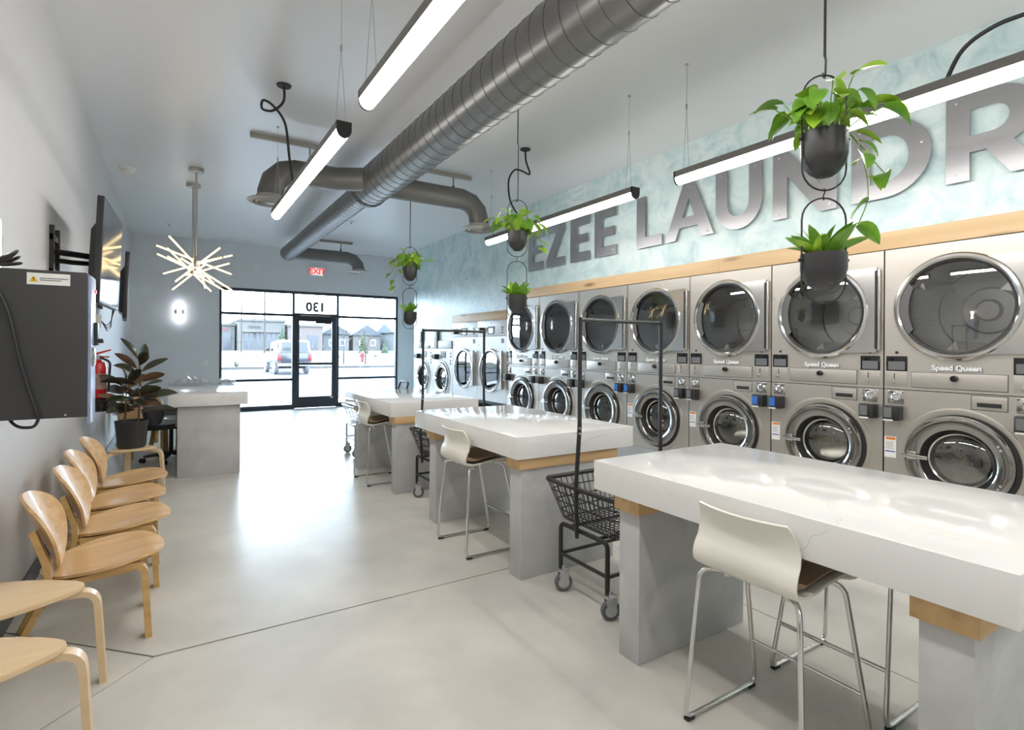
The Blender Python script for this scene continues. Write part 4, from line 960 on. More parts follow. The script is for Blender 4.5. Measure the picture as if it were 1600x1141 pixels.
def make_tritable(m, me_):
    t = thing('side_table', '', 'side table', (0, 0, 0), 0, 'wood side tables with bent legs')
    c = [Vector((math.cos(a), math.sin(a))) * 0.30 for a in (0, 2 * PI / 3, 4 * PI / 3)]; pts = []
    for i in range(3):
        p, a, b = c[i], c[i - 1], c[(i + 1) % 3]; a1 = p + (a - p) * 0.30; b1 = p + (b - p) * 0.30; b2 = p + (b - p) * 0.5; b2 = b2 + b2.normalized() * 0.035
        for k in range(9):
            u = k / 8; q = a1 * (1 - u) ** 2 + p * 2 * u * (1 - u) + b1 * u * u; pts.append(tuple(q))
        pts.append(tuple(b2))
    # smooth outline (bulging sides)
    m_ = len(pts); sm = pts
    for _ in range(3):
        sm = [((sm[i - 1][0] + 2 * sm[i][0] + sm[(i + 1) % m_][0]) / 4, (sm[i - 1][1] + 2 * sm[i][1] + sm[(i + 1) % m_][1]) / 4) for i in range(m_)]
    top = obj('tabletop', MB().prism(sm, 2, 0.412, 0.432), m, t, bevel=0.003)
    for k in range(3):
        a = 2 * PI * k / 3; d_ = Vector((math.cos(a), math.sin(a), 0)); wv = Vector((-math.sin(a), math.cos(a), 0)) * 0.052
        path = fillet([d_ * 0.08 + Vector((0, 0, 0.398)), d_ * 0.268 + Vector((0, 0, 0.398)), d_ * 0.292 + Vector((0, 0, 0.0))], 0.065, 7)
        obj('leg', MB().ribbon(path, wv, 0.024), me_, t, smooth=True)
    return t
tt = make_tritable(pale, pale); tt.location = (-0.535, 2.925, 0); tt.rotation_euler = (0, 0, 0.0); tt['label'] = 'pale wood side table beside the nearest lounge chair'
dup(tt, (-0.525, 2.375, 0), 0.0, 'pale wood side table in the bottom left corner')
dup(tt, (-0.335, 6.62, 0), -0.35, 'wood side table carrying the rubber plant pot')

# ------------------------------------------------------------------ leaves and plants
def leaf_me(name, L, W, shape, curl, m, nu=7):
    P = []
    for i in range(nu):
        u = i / (nu - 1)
        if shape == 'heart': wv = W * (math.sin(PI * min(1, u * 0.86 + 0.10)) ** 0.75) * (1 - 0.35 * u)
        elif shape == 'oval': wv = W * math.sin(PI * (0.04 + 0.94 * u)) ** 0.8
        else: wv = W * (math.sin(PI * min(1, 0.16 + 0.84 * u)) ** 0.7)
        if i == nu - 1: wv = 0.0004
        z = -curl * L * u * u; row = []
        for s in (-1, -0.5, 0, 0.5, 1): row.append((L * u, s * wv / 2, z + abs(s) * wv * 0.18))
        P.append(row)
    mb = MB(); vs = [p for r in P for p in r]; fs = []
    for i in range(nu - 1):
        for j in range(4): fs.append((i * 5 + j, (i + 1) * 5 + j, (i + 1) * 5 + j + 1, i * 5 + j + 1))
    mb.add(vs, fs); me = bpy.data.meshes.new(name); me.from_pydata(mb.v, [], mb.f); me.shade_smooth(); me.materials.append(m); return me
HEART = [leaf_me('leaf', 0.108, 0.088, 'heart', c, m) for c, m in ((0.25, leaf_l), (0.45, leaf_g), (0.15, leaf_l))]
STRAP = [leaf_me('leaf', 0.165, 0.056, 'strap', c, m) for c, m in ((0.25, leaf_g), (0.4, leaf_g), (0.12, leaf_l))]
RUB = [leaf_me('leaf', 0.29, 0.115, 'oval', c, m, 9) for c, m in ((0.12, leaf_d), (0.25, leaf_d), (0.1, leaf_v))]
def put_leaf(parent, me, pos, dr_, s=1.0, roll=0.0):
    d_ = Vector(dr_).normalized(); up = Vector((0, 0, 1)); y = up.cross(d_)
    if y.length < 0.05: y = Vector((0, 1, 0)).cross(d_)
    y.normalize(); z = d_.cross(y); M = Matrix((d_, y, z)).transposed().to_4x4() @ Matrix.Rotation(roll, 4, 'X'); M.translation = Vector(pos)
    return link('leaf', me, parent, mw=M @ Matrix.Scale(s, 4))
POT_R = 0.084
def planter(x, y, z_rim, z_bot, z_top, kind, label, seed, trail=(), wide=1.0):
    """oval wire loop from z_top down around a round-bottomed pot"""
    random.seed(seed)
    t = thing('hanging_planter', label, 'planter', (x, y, z_bot - 0.05), 0, 'hanging planters')
    o0 = z_bot - 0.05; zr = z_rim - o0; zb = 0.05
    prof = [(0.0, zb), (0.03, zb + 0.004), (0.055, zb + 0.022), (0.075, zb + 0.05), (POT_R, zb + 0.085), (POT_R, zr), (POT_R - 0.005, zr), (POT_R - 0.006, zr - 0.03)]
    pot = obj('pot', MB().lathe(prof, 32), pot_m, t, smooth=True)
    obj('soil', MB().lathe([(0.001, zr - 0.018), (POT_R - 0.005, zr - 0.02)], 24), soil_m, t)
    zt = z_top - o0; r = 0.088; pts = []; ax = Vector((math.cos(-YAW), math.sin(-YAW), 0))
    for k in range(13): a = PI * k / 12; pts.append(ax * (r * math.cos(a)) + Vector((0, 0, zt - r + r * math.sin(a))))
    for k in range(13): a = PI + PI * k / 12; pts.append(ax * (r * math.cos(a)) + Vector((0, 0, r + r * math.sin(a))))
    obj('wire_loop', MB().tube(pts, 0.0036, 6, closed=True), blk, t, smooth=True)
    for s in (-1, 1): obj('loop_clip', MB().tube([tuple(ax * s * 0.078 + Vector((0, 0, zr - 0.025))), tuple(ax * s * 0.1 + Vector((0, 0, zr - 0.025)))], 0.006), blk, t)
    st_ = MB()
    if kind == 'pothos':
        for k in range(46):
            a = random.uniform(0, 2 * PI); e = random.uniform(0.4, 1.5); ln = random.uniform(0.06, 0.19) * wide; p0 = Vector((math.cos(a) * 0.04, math.sin(a) * 0.04, zr - 0.02))
            d_ = Vector((math.cos(a) * math.cos(e), math.sin(a) * math.cos(e), math.sin(e))); p1 = p0 + d_ * ln + Vector((0, 0, 0.02)); st_.tube([p0, (p0 + p1) / 2 + Vector((0, 0, 0.01)), p1], 0.0022, 4)
            put_leaf(t, random.choice(HEART), p1, (d_.x, d_.y, random.uniform(-0.7, 0.25)), random.uniform(0.65, 1.15), random.uniform(-0.6, 0.6))
        for tr_ in trail:
            pp = [Vector(q) for q in tr_]; st_.tube(fillet(pp, 0.04, 4), 0.0022, 4)
            for i in range(1, len(pp)):
                for u in (1.0,):
                    q = pp[i - 1].lerp(pp[i], u); a = random.uniform(0, 2 * PI); put_leaf(t, random.choice(HEART), q, (math.cos(a), math.sin(a), -0.5), random.uniform(0.7, 1.0), random.uniform(-0.5, 0.5))
    else:
        for k in range(22):
            a = 2 * PI * k / 22 * 5.0 + random.uniform(-0.3, 0.3); e = random.uniform(0.55, 1.4); d_ = Vector((math.cos(a) * math.cos(e), math.sin(a) * math.cos(e), math.sin(e)))
            put_leaf(t, random.choice(STRAP), Vector((math.cos(a) * 0.02, math.sin(a) * 0.02, zr - 0.02)), d_, random.uniform(0.75, 1.05), random.uniform(-0.8, 0.8))
        st_.tube([(0, 0, zr - 0.03), (0, 0, zr + 0.03)], 0.012, 6)
    obj('stems', st_, stem_m, t)
    return t
def hang_rod(x, y, z0, z1, zh, lab):
    t = thing('planter_hook', lab, 'hook', (x, y, z0), 0, 'hooks holding the hanging planters')
    obj('rod', MB().tube([(0, 0, zh - z0), (0.004, 0, z1 - z0)], 0.0052, 6), blk, t)
    obj('hook', MB().tube([(0, 0, zh - z0 + 0.01), (0.008, 0, zh - z0 - 0.015), (0.006, 0, 0.025), (0.0, 0, 0.004), (-0.012, 0, 0.006), (-0.014, 0, 0.02)], 0.004, 6), blk, t, smooth=True)
    return t
def slink(x, y, z, lab):
    pts = [(0, 0, 0.022), (0.008, 0, 0.014), (0, 0, 0.0), (-0.008, 0, -0.014), (0, 0, -0.022)]
    o = obj('link_hook', MB().tube(pts, 0.0035, 6), blk); o.location = (x, y, z); tag(o, lab, 'hook', 'hooks holding the hanging planters')
# near pair
px_, py_ = 2.2, 1.171
planter(px_, py_, 2.315, 2.135, 2.545, 'pothos', 'upper near planter with trailing lime pothos', 5, trail=[[(0.05, -0.04, 0.24), (0.12, -0.07, 0.2), (0.15, -0.09, 0.06), (0.14, -0.1, -0.04), (0.10, -0.08, -0.14)], [(0.0, -0.05, 0.24), (0.02, -0.11, 0.20), (0.03, -0.12, 0.12)], [(0.04, -0.06, 0.24), (0.13, -0.10, 0.14), (0.20, -0.13, 0.07)]], wide=1.05)
planter(px_, py_, 1.832, 1.685, 2.055, 'strap', 'lower near planter with broad green strap leaves', 11)
hang_rod(px_, py_, 2.53, 3.24, 2.62, 'thin black rod and hook above nearest planters'); slink(px_, py_, 2.07, 'small link hook between the two near planters')
mx_, my_ = 2.645, 4.136
planter(mx_, my_, 2.50, 2.325, 2.79, 'pothos', 'upper middle planter with bushy lime pothos', 21, trail=[[(0.05, -0.04, 0.22), (0.13, -0.08, 0.2), (0.17, -0.1, 0.08)], [(0.02, 0.06, 0.22), (0.16, -0.02, 0.24), (0.22, -0.08, 0.14)]], wide=1.15)
planter(mx_, my_, 1.925, 1.762, 2.235, 'strap', 'lower middle planter with drooping strap leaves', 29)
hang_rod(mx_, my_, 2.77, ZC, 3.30, 'thin black rod and hook above middle planters'); slink(mx_, my_, 2.255, 'small link hook between the two middle planters')
fx_, fy_ = 2.58, 6.58
planter(fx_, fy_, 2.475, 2.295, 2.735, 'pothos', 'upper far planter with leaves trailing left', 37, trail=[[(-0.05, 0.02, 0.22), (-0.14, 0.05, 0.2), (-0.19, 0.08, 0.06), (-0.17, 0.08, -0.02)], [(-0.05, 0.03, 0.22), (-0.16, 0.06, 0.26), (-0.22, 0.1, 0.14)]], wide=1.1)
planter(fx_, fy_, 1.905, 1.735, 2.21, 'strap', 'lower far planter with spiky green leaves', 43)
hang_rod(fx_, fy_, 2.715, ZC, 2.79, 'thin black rod and hook above far planters'); slink(fx_, fy_, 2.215, 'small link hook between the two far planters')

# rubber plant in a black pot on the far side table
PX, PY = -0.335, 6.62
t = thing('rubber_plant', 'rubber plant with dark burgundy leaves in black pot', 'plant', (PX, PY, 0.432))
obj('pot', MB().lathe([(0.0, 0), (0.112, 0), (0.118, 0.01), (0.142, 0.262), (0.146, 0.27), (0.138, 0.27), (0.134, 0.24)], 36), pot_m, t, smooth=True)
obj('soil', MB().lathe([(0.001, 0.245), (0.136, 0.243)], 24), soil_m, t)
random.seed(5)
for (bx, by, hx, hy, hh, n) in ((-0.06, 0.0, -0.05, 0.02, 0.66, 14), (0.055, 0.0, 0.06, 0.0, 0.88, 18)):
    obj('stem', MB().tube([(bx, by, 0.24), ((bx + hx) / 2 + 0.01, by, 0.24 + (hh - 0.24) / 2), (hx, hy, hh)], [0.010, 0.008, 0.005], 7), stem_b, t, smooth=True)
    for k in range(n):
        f = k / (n - 1); a = k * 2.4 + (0.5 if hh > 0.7 else 2.0); z = 0.34 + (hh - 0.36) * f; e = 0.1 + 0.9 * f ** 2.5; xx = bx + (hx - bx) * f
        d_ = Vector((math.cos(a) * math.cos(e), math.sin(a) * math.cos(e), math.sin(e) + 0.05)); p0 = Vector((xx, by, z)); p1 = p0 + d_ * 0.035
        lf = put_leaf(t, RUB[2] if (k % 4 == 2) else random.choice(RUB[:2]), p1, d_, random.uniform(0.9, 1.15) * (1 - 0.25 * f), random.choice((-1, 1)) * random.uniform(0.45, 1.2))
        obj('leaf_stalk', MB().tube([p0, p1], 0.003, 4), stem_b, t)

# ------------------------------------------------------------------ suspended linear lights
def linear_light(x, y0, y1, label, warm=False):
    zt, zb = 2.888, 2.782; L = y1 - y0; hw = 0.047
    t = thing('linear_light', label, 'ceiling light', (x, (y0 + y1) / 2, zb), 0, 'suspended linear lights')
    h2 = L / 2
    ho = MB(); ho.prism([(-hw, 0.055), (-hw, 0.106), (hw, 0.106), (hw, 0.055)], 1, -h2, h2); obj('housing', ho, satin_h, t)
    arc = [(hw * 0.98 * math.cos(a), 0.055 - hw * 1.1 * math.sin(a)) for a in [PI * k / 10 for k in range(11)]]
    obj('tube', MB().prism(arc, 1, -h2 + 0.012, h2 - 0.012), tube_m, t, smooth=True)
    cap = [(hw, 0.106), (-hw, 0.106), (-hw, 0.055)] + [(-hw * math.cos(a), 0.055 - hw * 1.16 * math.sin(a)) for a in [PI * k / 10 for k in range(1, 10)]] + [(hw, 0.055)]
    for s in (-1, 1):
        obj('end_cap', MB().prism(cap, 1, s * h2 - s * 0.012, s * h2 + s * 0.004), blk, t)
        yy = s * (h2 - 0.085); zc_ = ZC - zb; gz = zc_ - 0.34
        wv = MB()
        for q in (-1, 1): wv.tube([(q * 0.035, yy, 0.108), (q * 0.033, yy, 0.13), (0, yy, gz)], 0.0019, 4)
        wv.tube([(0, yy, gz), (0, yy, zc_)], 0.0019, 4)
        c = obj('suspension_wire', wv, zinc, t); obj('wire_gripper', MB().lathe([(0.0, gz - 0.02), (0.008, gz - 0.02), (0.008, gz + 0.02), (0, gz + 0.02)], 8, TR(0, yy, 0)), zinc, c); obj('ceiling_anchor', MB().lathe([(0.014, zc_ - 0.006), (0.014, zc_), ], 10, TR(0, yy, 0)), zinc, c)
    return t
satin_h = mat('light_housing_grey', (0.22, 0.21, 0.20), 0.35, metal=0.7)
LX, RXX = 0.925, 3.49
linear_light(LX, 3.50, 6.16, 'suspended linear light at left, far one, above walkway')
linear_light(LX, 0.37, 3.03, 'suspended linear light at top centre, cut by picture edge')
linear_light(RXX, 3.505, 6.165, 'suspended linear light in front of the letters EZEE')
linear_light(RXX, 0.37, 3.03, 'suspended linear light at right, crossing behind near planter')
for xx, ll in ((LX, 'suspended linear light of the left row, behind the viewer'), (RXX, 'suspended linear light of the right row, behind the viewer')): linear_light(xx, -2.76, -0.10, ll)
def cord(pts, plate, lab, r=0.011):
    t = thing('power_cord', lab, 'cord', plate, 0, 'black light power cords')
    P = [Vector(p) - Vector(plate) for p in pts]; q = []
    for i in range(len(P) - 1):
        p0, p1, p2, p3 = P[max(i - 1, 0)], P[i], P[i + 1], P[min(i + 2, len(P) - 1)]
        for k in range(6):
            u = k / 6; q.append(0.5 * ((2 * p1) + (p2 - p0) * u + (2 * p0 - 5 * p1 + 4 * p2 - p3) * u * u + (3 * p1 - p0 - 3 * p2 + p3) * u ** 3))
    q.append(P[-1]); obj('cable', MB().tube(q, r, 8), blk, t, smooth=True)
    obj('ceiling_plate', MB().lathe([(0.0, -0.012), (0.058, -0.012), (0.062, 0.0)], 18), blk, t, smooth=True)
cord([(0.82, 5.08, 3.73), (0.82, 5.10, 3.60), (0.74, 5.15, 3.52), (0.66, 5.18, 3.53), (0.66, 5.12, 3.58), (0.74, 5.10, 3.54), (0.84, 5.13, 3.42), (0.88, 5.16, 3.15), (0.92, 5.17, 2.89)], (0.82, 5.08, ZC), 'black cord with loop feeding the far left light')
cord([(3.43, 5.2, 3.73), (3.44, 5.2, 3.60), (3.46, 5.15, 3.44), (3.42, 5.26, 3.50), (3.37, 5.34, 3.52), (3.33, 5.40, 3.40), (3.35, 5.38, 3.15), (3.45, 5.3, 2.95), (3.49, 5.25, 2.89)], (3.43, 5.2, ZC), 'black kinked cord feeding the light beside letters EZEE')
cord([(3.49, 0.55, 3.73), (3.5, 0.56, 3.45), (3.5, 0.75, 3.12), (3.49, 1.02, 3.08), (3.49, 1.15, 3.02), (3.49, 1.22, 2.89)], (3.49, 0.55, ZC), 'black cord arching over the right light at picture edge')

# ------------------------------------------------------------------ air ducts
DX, DZ, DR, SR = 2.03, 3.38, 0.215, 0.147
t = thing('spiral_duct', 'large grey spiral air duct running under the ceiling', 'air duct', (DX, 2.0, DZ))
def ductcyl(r, y0, y1): return MB().lathe([(r, y0), (r, y1)], 48, Matrix.Rotation(-PI / 2, 4, 'X'))
mainp = obj('main_pipe', ductcyl(DR, -4.6, 4.55), duct_m, t, smooth=True)
def spiral(r, y0, y1, pitch, rr):
    n = 28; tot = int((y1 - y0) / pitch * n); return MB().tube([(r * math.cos(2 * PI * k / n), y0 + k * pitch / n, r * math.sin(2 * PI * k / n)) for k in range(tot)], rr, 4)
obj('spiral_seam', spiral(DR, -4.6, 4.52, 0.15, 0.0042), seam_m, mainp)
e = MB(); e.lathe([(DR + 0.008, 4.48), (DR + 0.008, 4.56), (DR - 0.005, 4.565), (SR, 4.565)], 48, Matrix.Rotation(-PI / 2, 4, 'X')); obj('reducer_ring', e, seam_m, t, smooth=True)
sp = obj('narrow_pipe', ductcyl(SR, 4.5, 9.95), duct_m, t, smooth=True); obj('spiral_seam', spiral(SR, 4.56, 9.9, 0.11, 0.0035), seam_m, sp)
e = MB(); e.lathe([(SR + 0.006, 9.88), (SR + 0.006, 9.96), (0.001, 9.965)], 40, Matrix.Rotation(-PI / 2, 4, 'X')); obj('end_cap', e, duct_p, t, smooth=True)
def branch(pts, r, zend):
    b = obj('branch_pipe', MB().tube(pts, r, 28), duct_p, t, smooth=True)
    q = MB()
    for p in pts[1:-1]:
        pass
    ex, ey, ez = pts[-1]
    d_ = obj('diffuser', MB().lathe([(r + 0.01, 0.05), (r + 0.015, 0.015), (0.225, 0.0), (0.232, -0.012), (0.21, -0.022)], 40, TR(ex, ey, ez)), grille_m, b, smooth=True)
    for rr in (0.205, 0.15, 0.095):
        obj('diffuser_ring', MB().lathe([(rr, -0.018), (rr - 0.022, -0.034), (rr - 0.03, -0.018), (rr - 0.03, 0.01)], 36, TR(ex, ey, ez)), grille_m, d_, smooth=True)
    obj('diffuser_core', MB().lathe([(0.05, -0.03), (0.03, -0.038), (0.001, -0.038)], 20, TR(ex, ey, ez)), grille_m, d_, smooth=True)
    obj('diffuser_throat', MB().lathe([(0.2, 0.0), (0.001, 0.02)], 24, TR(ex, ey, ez)), dark, d_)
    return b
def elbow(x0, x1, y, z0, z1):
    s = 1 if x1 > x0 else -1; R = 0.26; pts = [(x0, y, z0)]
    for k in range(4): a = PI / 2 * k / 3; pts.append((x1 - s * R + s * R * math.sin(a), y, z0 - R + R * math.cos(a)))
    pts.append((x1, y, z1)); return pts
OY = 2.0
def loc(p): return (p[0] - DX, p[1] - OY, p[2] - DZ)
br = [loc(p) for p in [(2.0, 6.12, DZ), (1.60, 6.36, DZ)] + elbow(1.25, 0.895, 6.36, DZ, 3.03)]
branch(br, 0.13, 3.0)
branch([loc(p) for p in elbow(2.05, 3.44, 6.32, DZ, 3.03)], 0.13, 3.0)
branch([loc(p) for p in elbow(2.05, 3.47, 11.85, DZ, 3.10)], 0.128, 3.0)
def hanger(x0, x1, xr, y, lab):
    h = thing('duct_hanger', lab, 'duct hanger', ((x0 + x1) / 2, y, ZC - 0.045), 0, 'beige duct hangers'); c = (x0 + x1) / 2
    obj('strut', MB().box(x0 - c, x1 - c, -0.022, 0.022, 0.0, 0.045), strut_m, h, bevel=0.003)
    rd = obj('rod', MB().tube([(xr - c, 0, 0.0), (xr - c, 0, -0.155)], 0.011, 8), strut_m, h); obj('rod_nut', MB().tube([(xr - c, 0, -0.16), (xr - c, 0, -0.115)], 0.018, 6), recess_m, rd)
hanger(0.70, 1.42, 1.31, 6.40, 'beige strut hanger over the left duct branch'); hanger(2.70, 3.39, 3.13, 6.46, 'beige strut hanger over the right duct branch'); hanger(2.66, 3.35, 3.10, 11.95, 'grey strut hanger over the far duct branch')

# ------------------------------------------------------------------ starburst chandeliers
def chandelier(x, y, zc, rods, lab):
    t = thing('starburst_chandelier', lab, 'chandelier', (x, y, zc), 0, 'starburst chandeliers')
    obj('canopy', MB().lathe([(0.0, ZC - zc - 0.05), (0.088, ZC - zc - 0.05), (0.09, ZC - zc - 0.04), (0.09, ZC - zc)], 28), satin, t, smooth=True)
    obj('stem', MB().tube([(0, 0, 0.05), (0, 0, ZC - zc - 0.04)], 0.014, 10), satin, t, smooth=True)
    obj('hub', MB().lathe([(0.0, -0.06), (0.03, -0.05), (0.036, 0.0), (0.03, 0.06), (0.018, 0.09)], 16), satin, t, smooth=True)
    for (a, e, l0, l1, off) in rods:
        d_ = Vector((math.cos(a) * math.cos(e), math.sin(a) * math.cos(e), math.sin(e))); o_ = Vector(off); r = obj('light_rod', MB().tube([o_ - d_ * l0, o_ + d_ * l1], 0.0105, 8), warm_m, t, smooth=True)
        obj('rod_tip', MB().tube([o_ + d_ * l1, o_ + d_ * (l1 + 0.012)], 0.0105, 8), satin, r)
R_ = math.radians
A0 = -YAW
r1 = [(A0 + 0.15, R_(-21), .50, .46, (0, 0, 0.03)), (A0 - 0.3, R_(29), .44, .40, (0.03, 0, -0.01)), (A0 + 0.5, R_(-49), .42, .34, (-0.02, 0, 0)), (A0 - 0.2, R_(12), .50, .40, (0, 0.02, -0.02)), (A0 + 0.75, R_(-31), .20, .50, (0, 0, -0.06)), (A0 + 1.4, R_(-66), .05, .34, (0.02, 0, 0)), (A0 + 0.3, R_(16), .08, .44, (0, 0, 0.0))]
r2 = [(A0 + 0.35, R_(-25), .48, .06, (0, 0, 0)), (A0 - 0.45, R_(24), .50, .30, (0, 0, -0.05)), (A0 + 0.2, R_(18), .10, .50, (0, 0, -0.04)), (A0 + 0.7, R_(-46), .36, .42, (-0.06, 0, 0.02)), (A0 + 1.2, R_(-20), .40, .20, (0, 0, 0.0)), (A0 - 0.1, R_(-28), .10, .52, (0.02, 0, -0.05))]
chandelier(0.26, 8.08, 2.52, r1, 'starburst chandelier of glowing rods, nearer of two'); chandelier(0.25, 8.88, 2.52, r2, 'starburst chandelier of glowing rods, hanging just behind the first')

# ------------------------------------------------------------------ wall fixtures
def sconce(x, y, z, rot, m, lab, L=0.33, R=0.04):
    t = thing('wall_sconce', lab, 'wall lamp', (x, y, z), rot, 'tube wall sconces')      # local -y points into the room
    obj('lamp_tube', MB().lathe([(0.0, -L), (R, -L), (R, L), (0, L)], 20, TR(0, -0.085, 0)), m, t, smooth=True)
    obj('bracket', MB().box(-0.085, 0.085, -0.10, -0.07, -0.035, 0.035), satin, t, bevel=0.004); obj('back_plate', MB().box(-0.055, 0.055, -0.03, 0, -0.06, 0.06), satin, t, bevel=0.004); obj('arm', MB().tube([(0, -0.03, 0), (0, -0.08, 0)], 0.012), satin, t)
    return t
sconce(0.131, YF, 2.165, 0, sconce_m, 'glowing tube sconce on the grey far wall', 0.20, 0.045)
sconce(XL, 3.045, 1.87, PI / 2, sconce_w, 'glowing tube sconce at the left picture edge above black box', 0.10, 0.026)
t = thing('exit_sign', 'white exit sign with red letters above the door', 'sign', (2.912, YF, 3.23))
obj('housing', MB().box(-0.155, 0.155, -0.05, 0, -0.10, 0.10), sign_w, t, bevel=0.012); obj('sign_face', MB().box(-0.14, 0.14, -0.0515, -0.05, -0.085, 0.085), mat('exit_face_lit', (0.9, 0.88, 0.87), 0.4, emit=(1.0, 0.88, 0.86), estr=0.28), t); o = link('lettering', text_mesh('EXIT', 0.185, 0.004, exit_m, offset=0.006, space=0.95), t, mw=TR(0, -0.053, 0) @ RX)
for s in (-1, 1): obj('emergency_lamp', MB().lathe([(0.0, 0), (0.03, 0), (0.042, 0.05), (0, 0.055)], 14, TR(s * 0.15, -0.03, -0.02) @ Matrix.Rotation(s * PI / 2, 4, 'Y')), sign_w, t, smooth=True)
t = thing('wall_plate', 'blank white plate high on the far wall', 'wall plate', (1.597, YF, 3.20)); obj('plate', MB().box(-0.045, 0.045, -0.02, 0, -0.075, 0.075), sign_w, t, bevel=0.008); obj('plate_face', MB().box(-0.03, 0.03, -0.024, -0.02, -0.05, 0.05), white, t, bevel=0.002)
t = thing('light_switch', 'white light switch on the far wall left of windows', 'switch', (0.617, YF, 1.09)); obj('plate', MB().box(-0.05, 0.05, -0.01, 0, -0.075, 0.075), sign_w, t, bevel=0.004); obj('rocker', MB().box(-0.02, 0.02, -0.016, -0.01, -0.035, 0.035), white, t, bevel=0.003)
t = thing('smoke_detector', 'round white smoke detector on the ceiling at left', 'detector', (-0.5, 8.53, ZC)); obj('base', MB().lathe([(0.092, 0), (0.092, -0.022), (0, -0.022)], 26), white, t, smooth=True); obj('dome', MB().lathe([(0.078, -0.022), (0.07, -0.055), (0.04, -0.068), (0, -0.07)], 26), whitep, t, smooth=True)
def sprinkler(x, y, lab):
    t = thing('sprinkler', lab, 'sprinkler', (x, y, ZC), 0, 'ceiling sprinklers'); obj('escutcheon', MB().lathe([(0.075, 0), (0.06, -0.02), (0.02, -0.022), (0, -0.022)], 18), white, t, smooth=True); obj('head', MB().lathe([(0.02, -0.022), (0.012, -0.05), (0.03, -0.055), (0, -0.06)], 12), zinc, t, smooth=True)
sprinkler(-0.044, 11.95, 'small white sprinkler near the far wall'); sprinkler(2.757, 9.91, 'small white sprinkler right of the narrow duct')

# ------------------------------------------------------------------ left wall: payment box, televisions, extinguisher
t = thing('payment_box', 'big black wall mounted payment box at left edge', 'payment machine', (XL, 2.875, 1.15))
W_, D_, H_ = 0.155, 0.415, 0.605
obj('cabinet', MB().box(0, D_, 0, W_, 0, H_), kiosk_m, t, bevel=0.004)
fr = obj('front_fascia', MB().box(D_, D_ + 0.012, 0.006, W_ + 0.01, -0.03, H_ - 0.01), mat('fascia_blue_grey', (0.35, 0.42, 0.60), 0.25, var=0.3, scale=5), t, bevel=0.003)
obj('indicator', MB().box(D_ + 0.012, D_ + 0.016, W_ - 0.02, W_, 0.53, 0.545), led_red, fr)
obj('card_slot', MB().box(D_ + 0.012, D_ + 0.026, 0.10, 0.16, 0.30, 0.40), blkp, fr, bevel=0.004); obj('card_mouth', MB().box(D_ + 0.012, D_ + 0.045, 0.11, 0.15, 0.31, 0.33), blkp, fr, bevel=0.006)
obj('lock_knob', MB().lathe([(0.042, 0), (0.042, 0.006), (0.034, 0.010), (0, 0.010)], 20, TR(D_ + 0.012, 0.06, 0.25) @ Matrix.Rotation(PI / 2, 4, 'Y')), satin, fr, smooth=True)
s = obj('warning_label', MB().box(0.222, 0.358, -0.0012, 0, 0.545, 0.592), paper, t)
obj('warning_triangle', MB().prism([(0.229, 0.556), (0.257, 0.556), (0.243, 0.580)], 1, -0.0022, -0.0012), yellow, s)
obj('exclamation_mark', MB().box(0.2415, 0.2445, -0.003, -0.0022, 0.564, 0.574), blk, s); obj('exclamation_dot', MB().box(0.2415, 0.2445, -0.003, -0.0022, 0.559, 0.562), blk, s)
for z, a in ((0.570, 0.352), (0.562, 0.330)): obj('print_line', MB().box(0.262, a, -0.002, -0.0012, z, z + 0.003), recess_m, s)
obj('keyhole', MB().lathe([(0.004, 0), (0.004, 0.003), (0, 0.003)], 8, FRONT(0.345, 0, 0.012)), zinc, t)
obj('power_cable', MB().tube(fillet([(0.10, -0.010, 0.57), (0.145, -0.013, 0.503), (0.172, -0.013, 0.424), (0.203, -0.013, 0.247), (0.232, -0.013, 0.119), (0.258, -0.013, 0.028), (0.262, -0.010, 0.0), (0.246, 0.01, -0.034), (0.194, 0.03, -0.034), (0.165, 0.045, -0.006), (0.155, 0.06, 0.03)], 0.03, 4), 0.0062, 8), blkp, t, smooth=True)
t = thing('coiled_cable', 'bundled black cable with tan tie on top of payment box', 'cable', (XL + 0.10, 2.93, 1.757))
q = MB(); random.seed(4)
for k in range(5):
    a = -0.25 + 0.13 * k; L1 = 0.10 - 0.008 * k
    q.tube([(L1 * math.cos(u) * math.cos(a * 0.4) , 0.03 * math.sin(u) + 0.01 * k - 0.02, 0.012 + 0.006 * k + (0.012 + 0.02 * (k % 3)) * math.cos(u) ** 2 * (1 if math.cos(u) > 0 else 0.4)) for u in [2 * PI * i / 24 for i in range(24)]], 0.0045, 6, closed=True)
obj('cable_loops', q, blkp, t, smooth=True); obj('cable_tie', MB().box(-0.012, 0.016, -0.03, 0.035, 0.004, 0.05), mat('tan_tie', (0.55, 0.45, 0.28), 0.6), t, bevel=0.008)

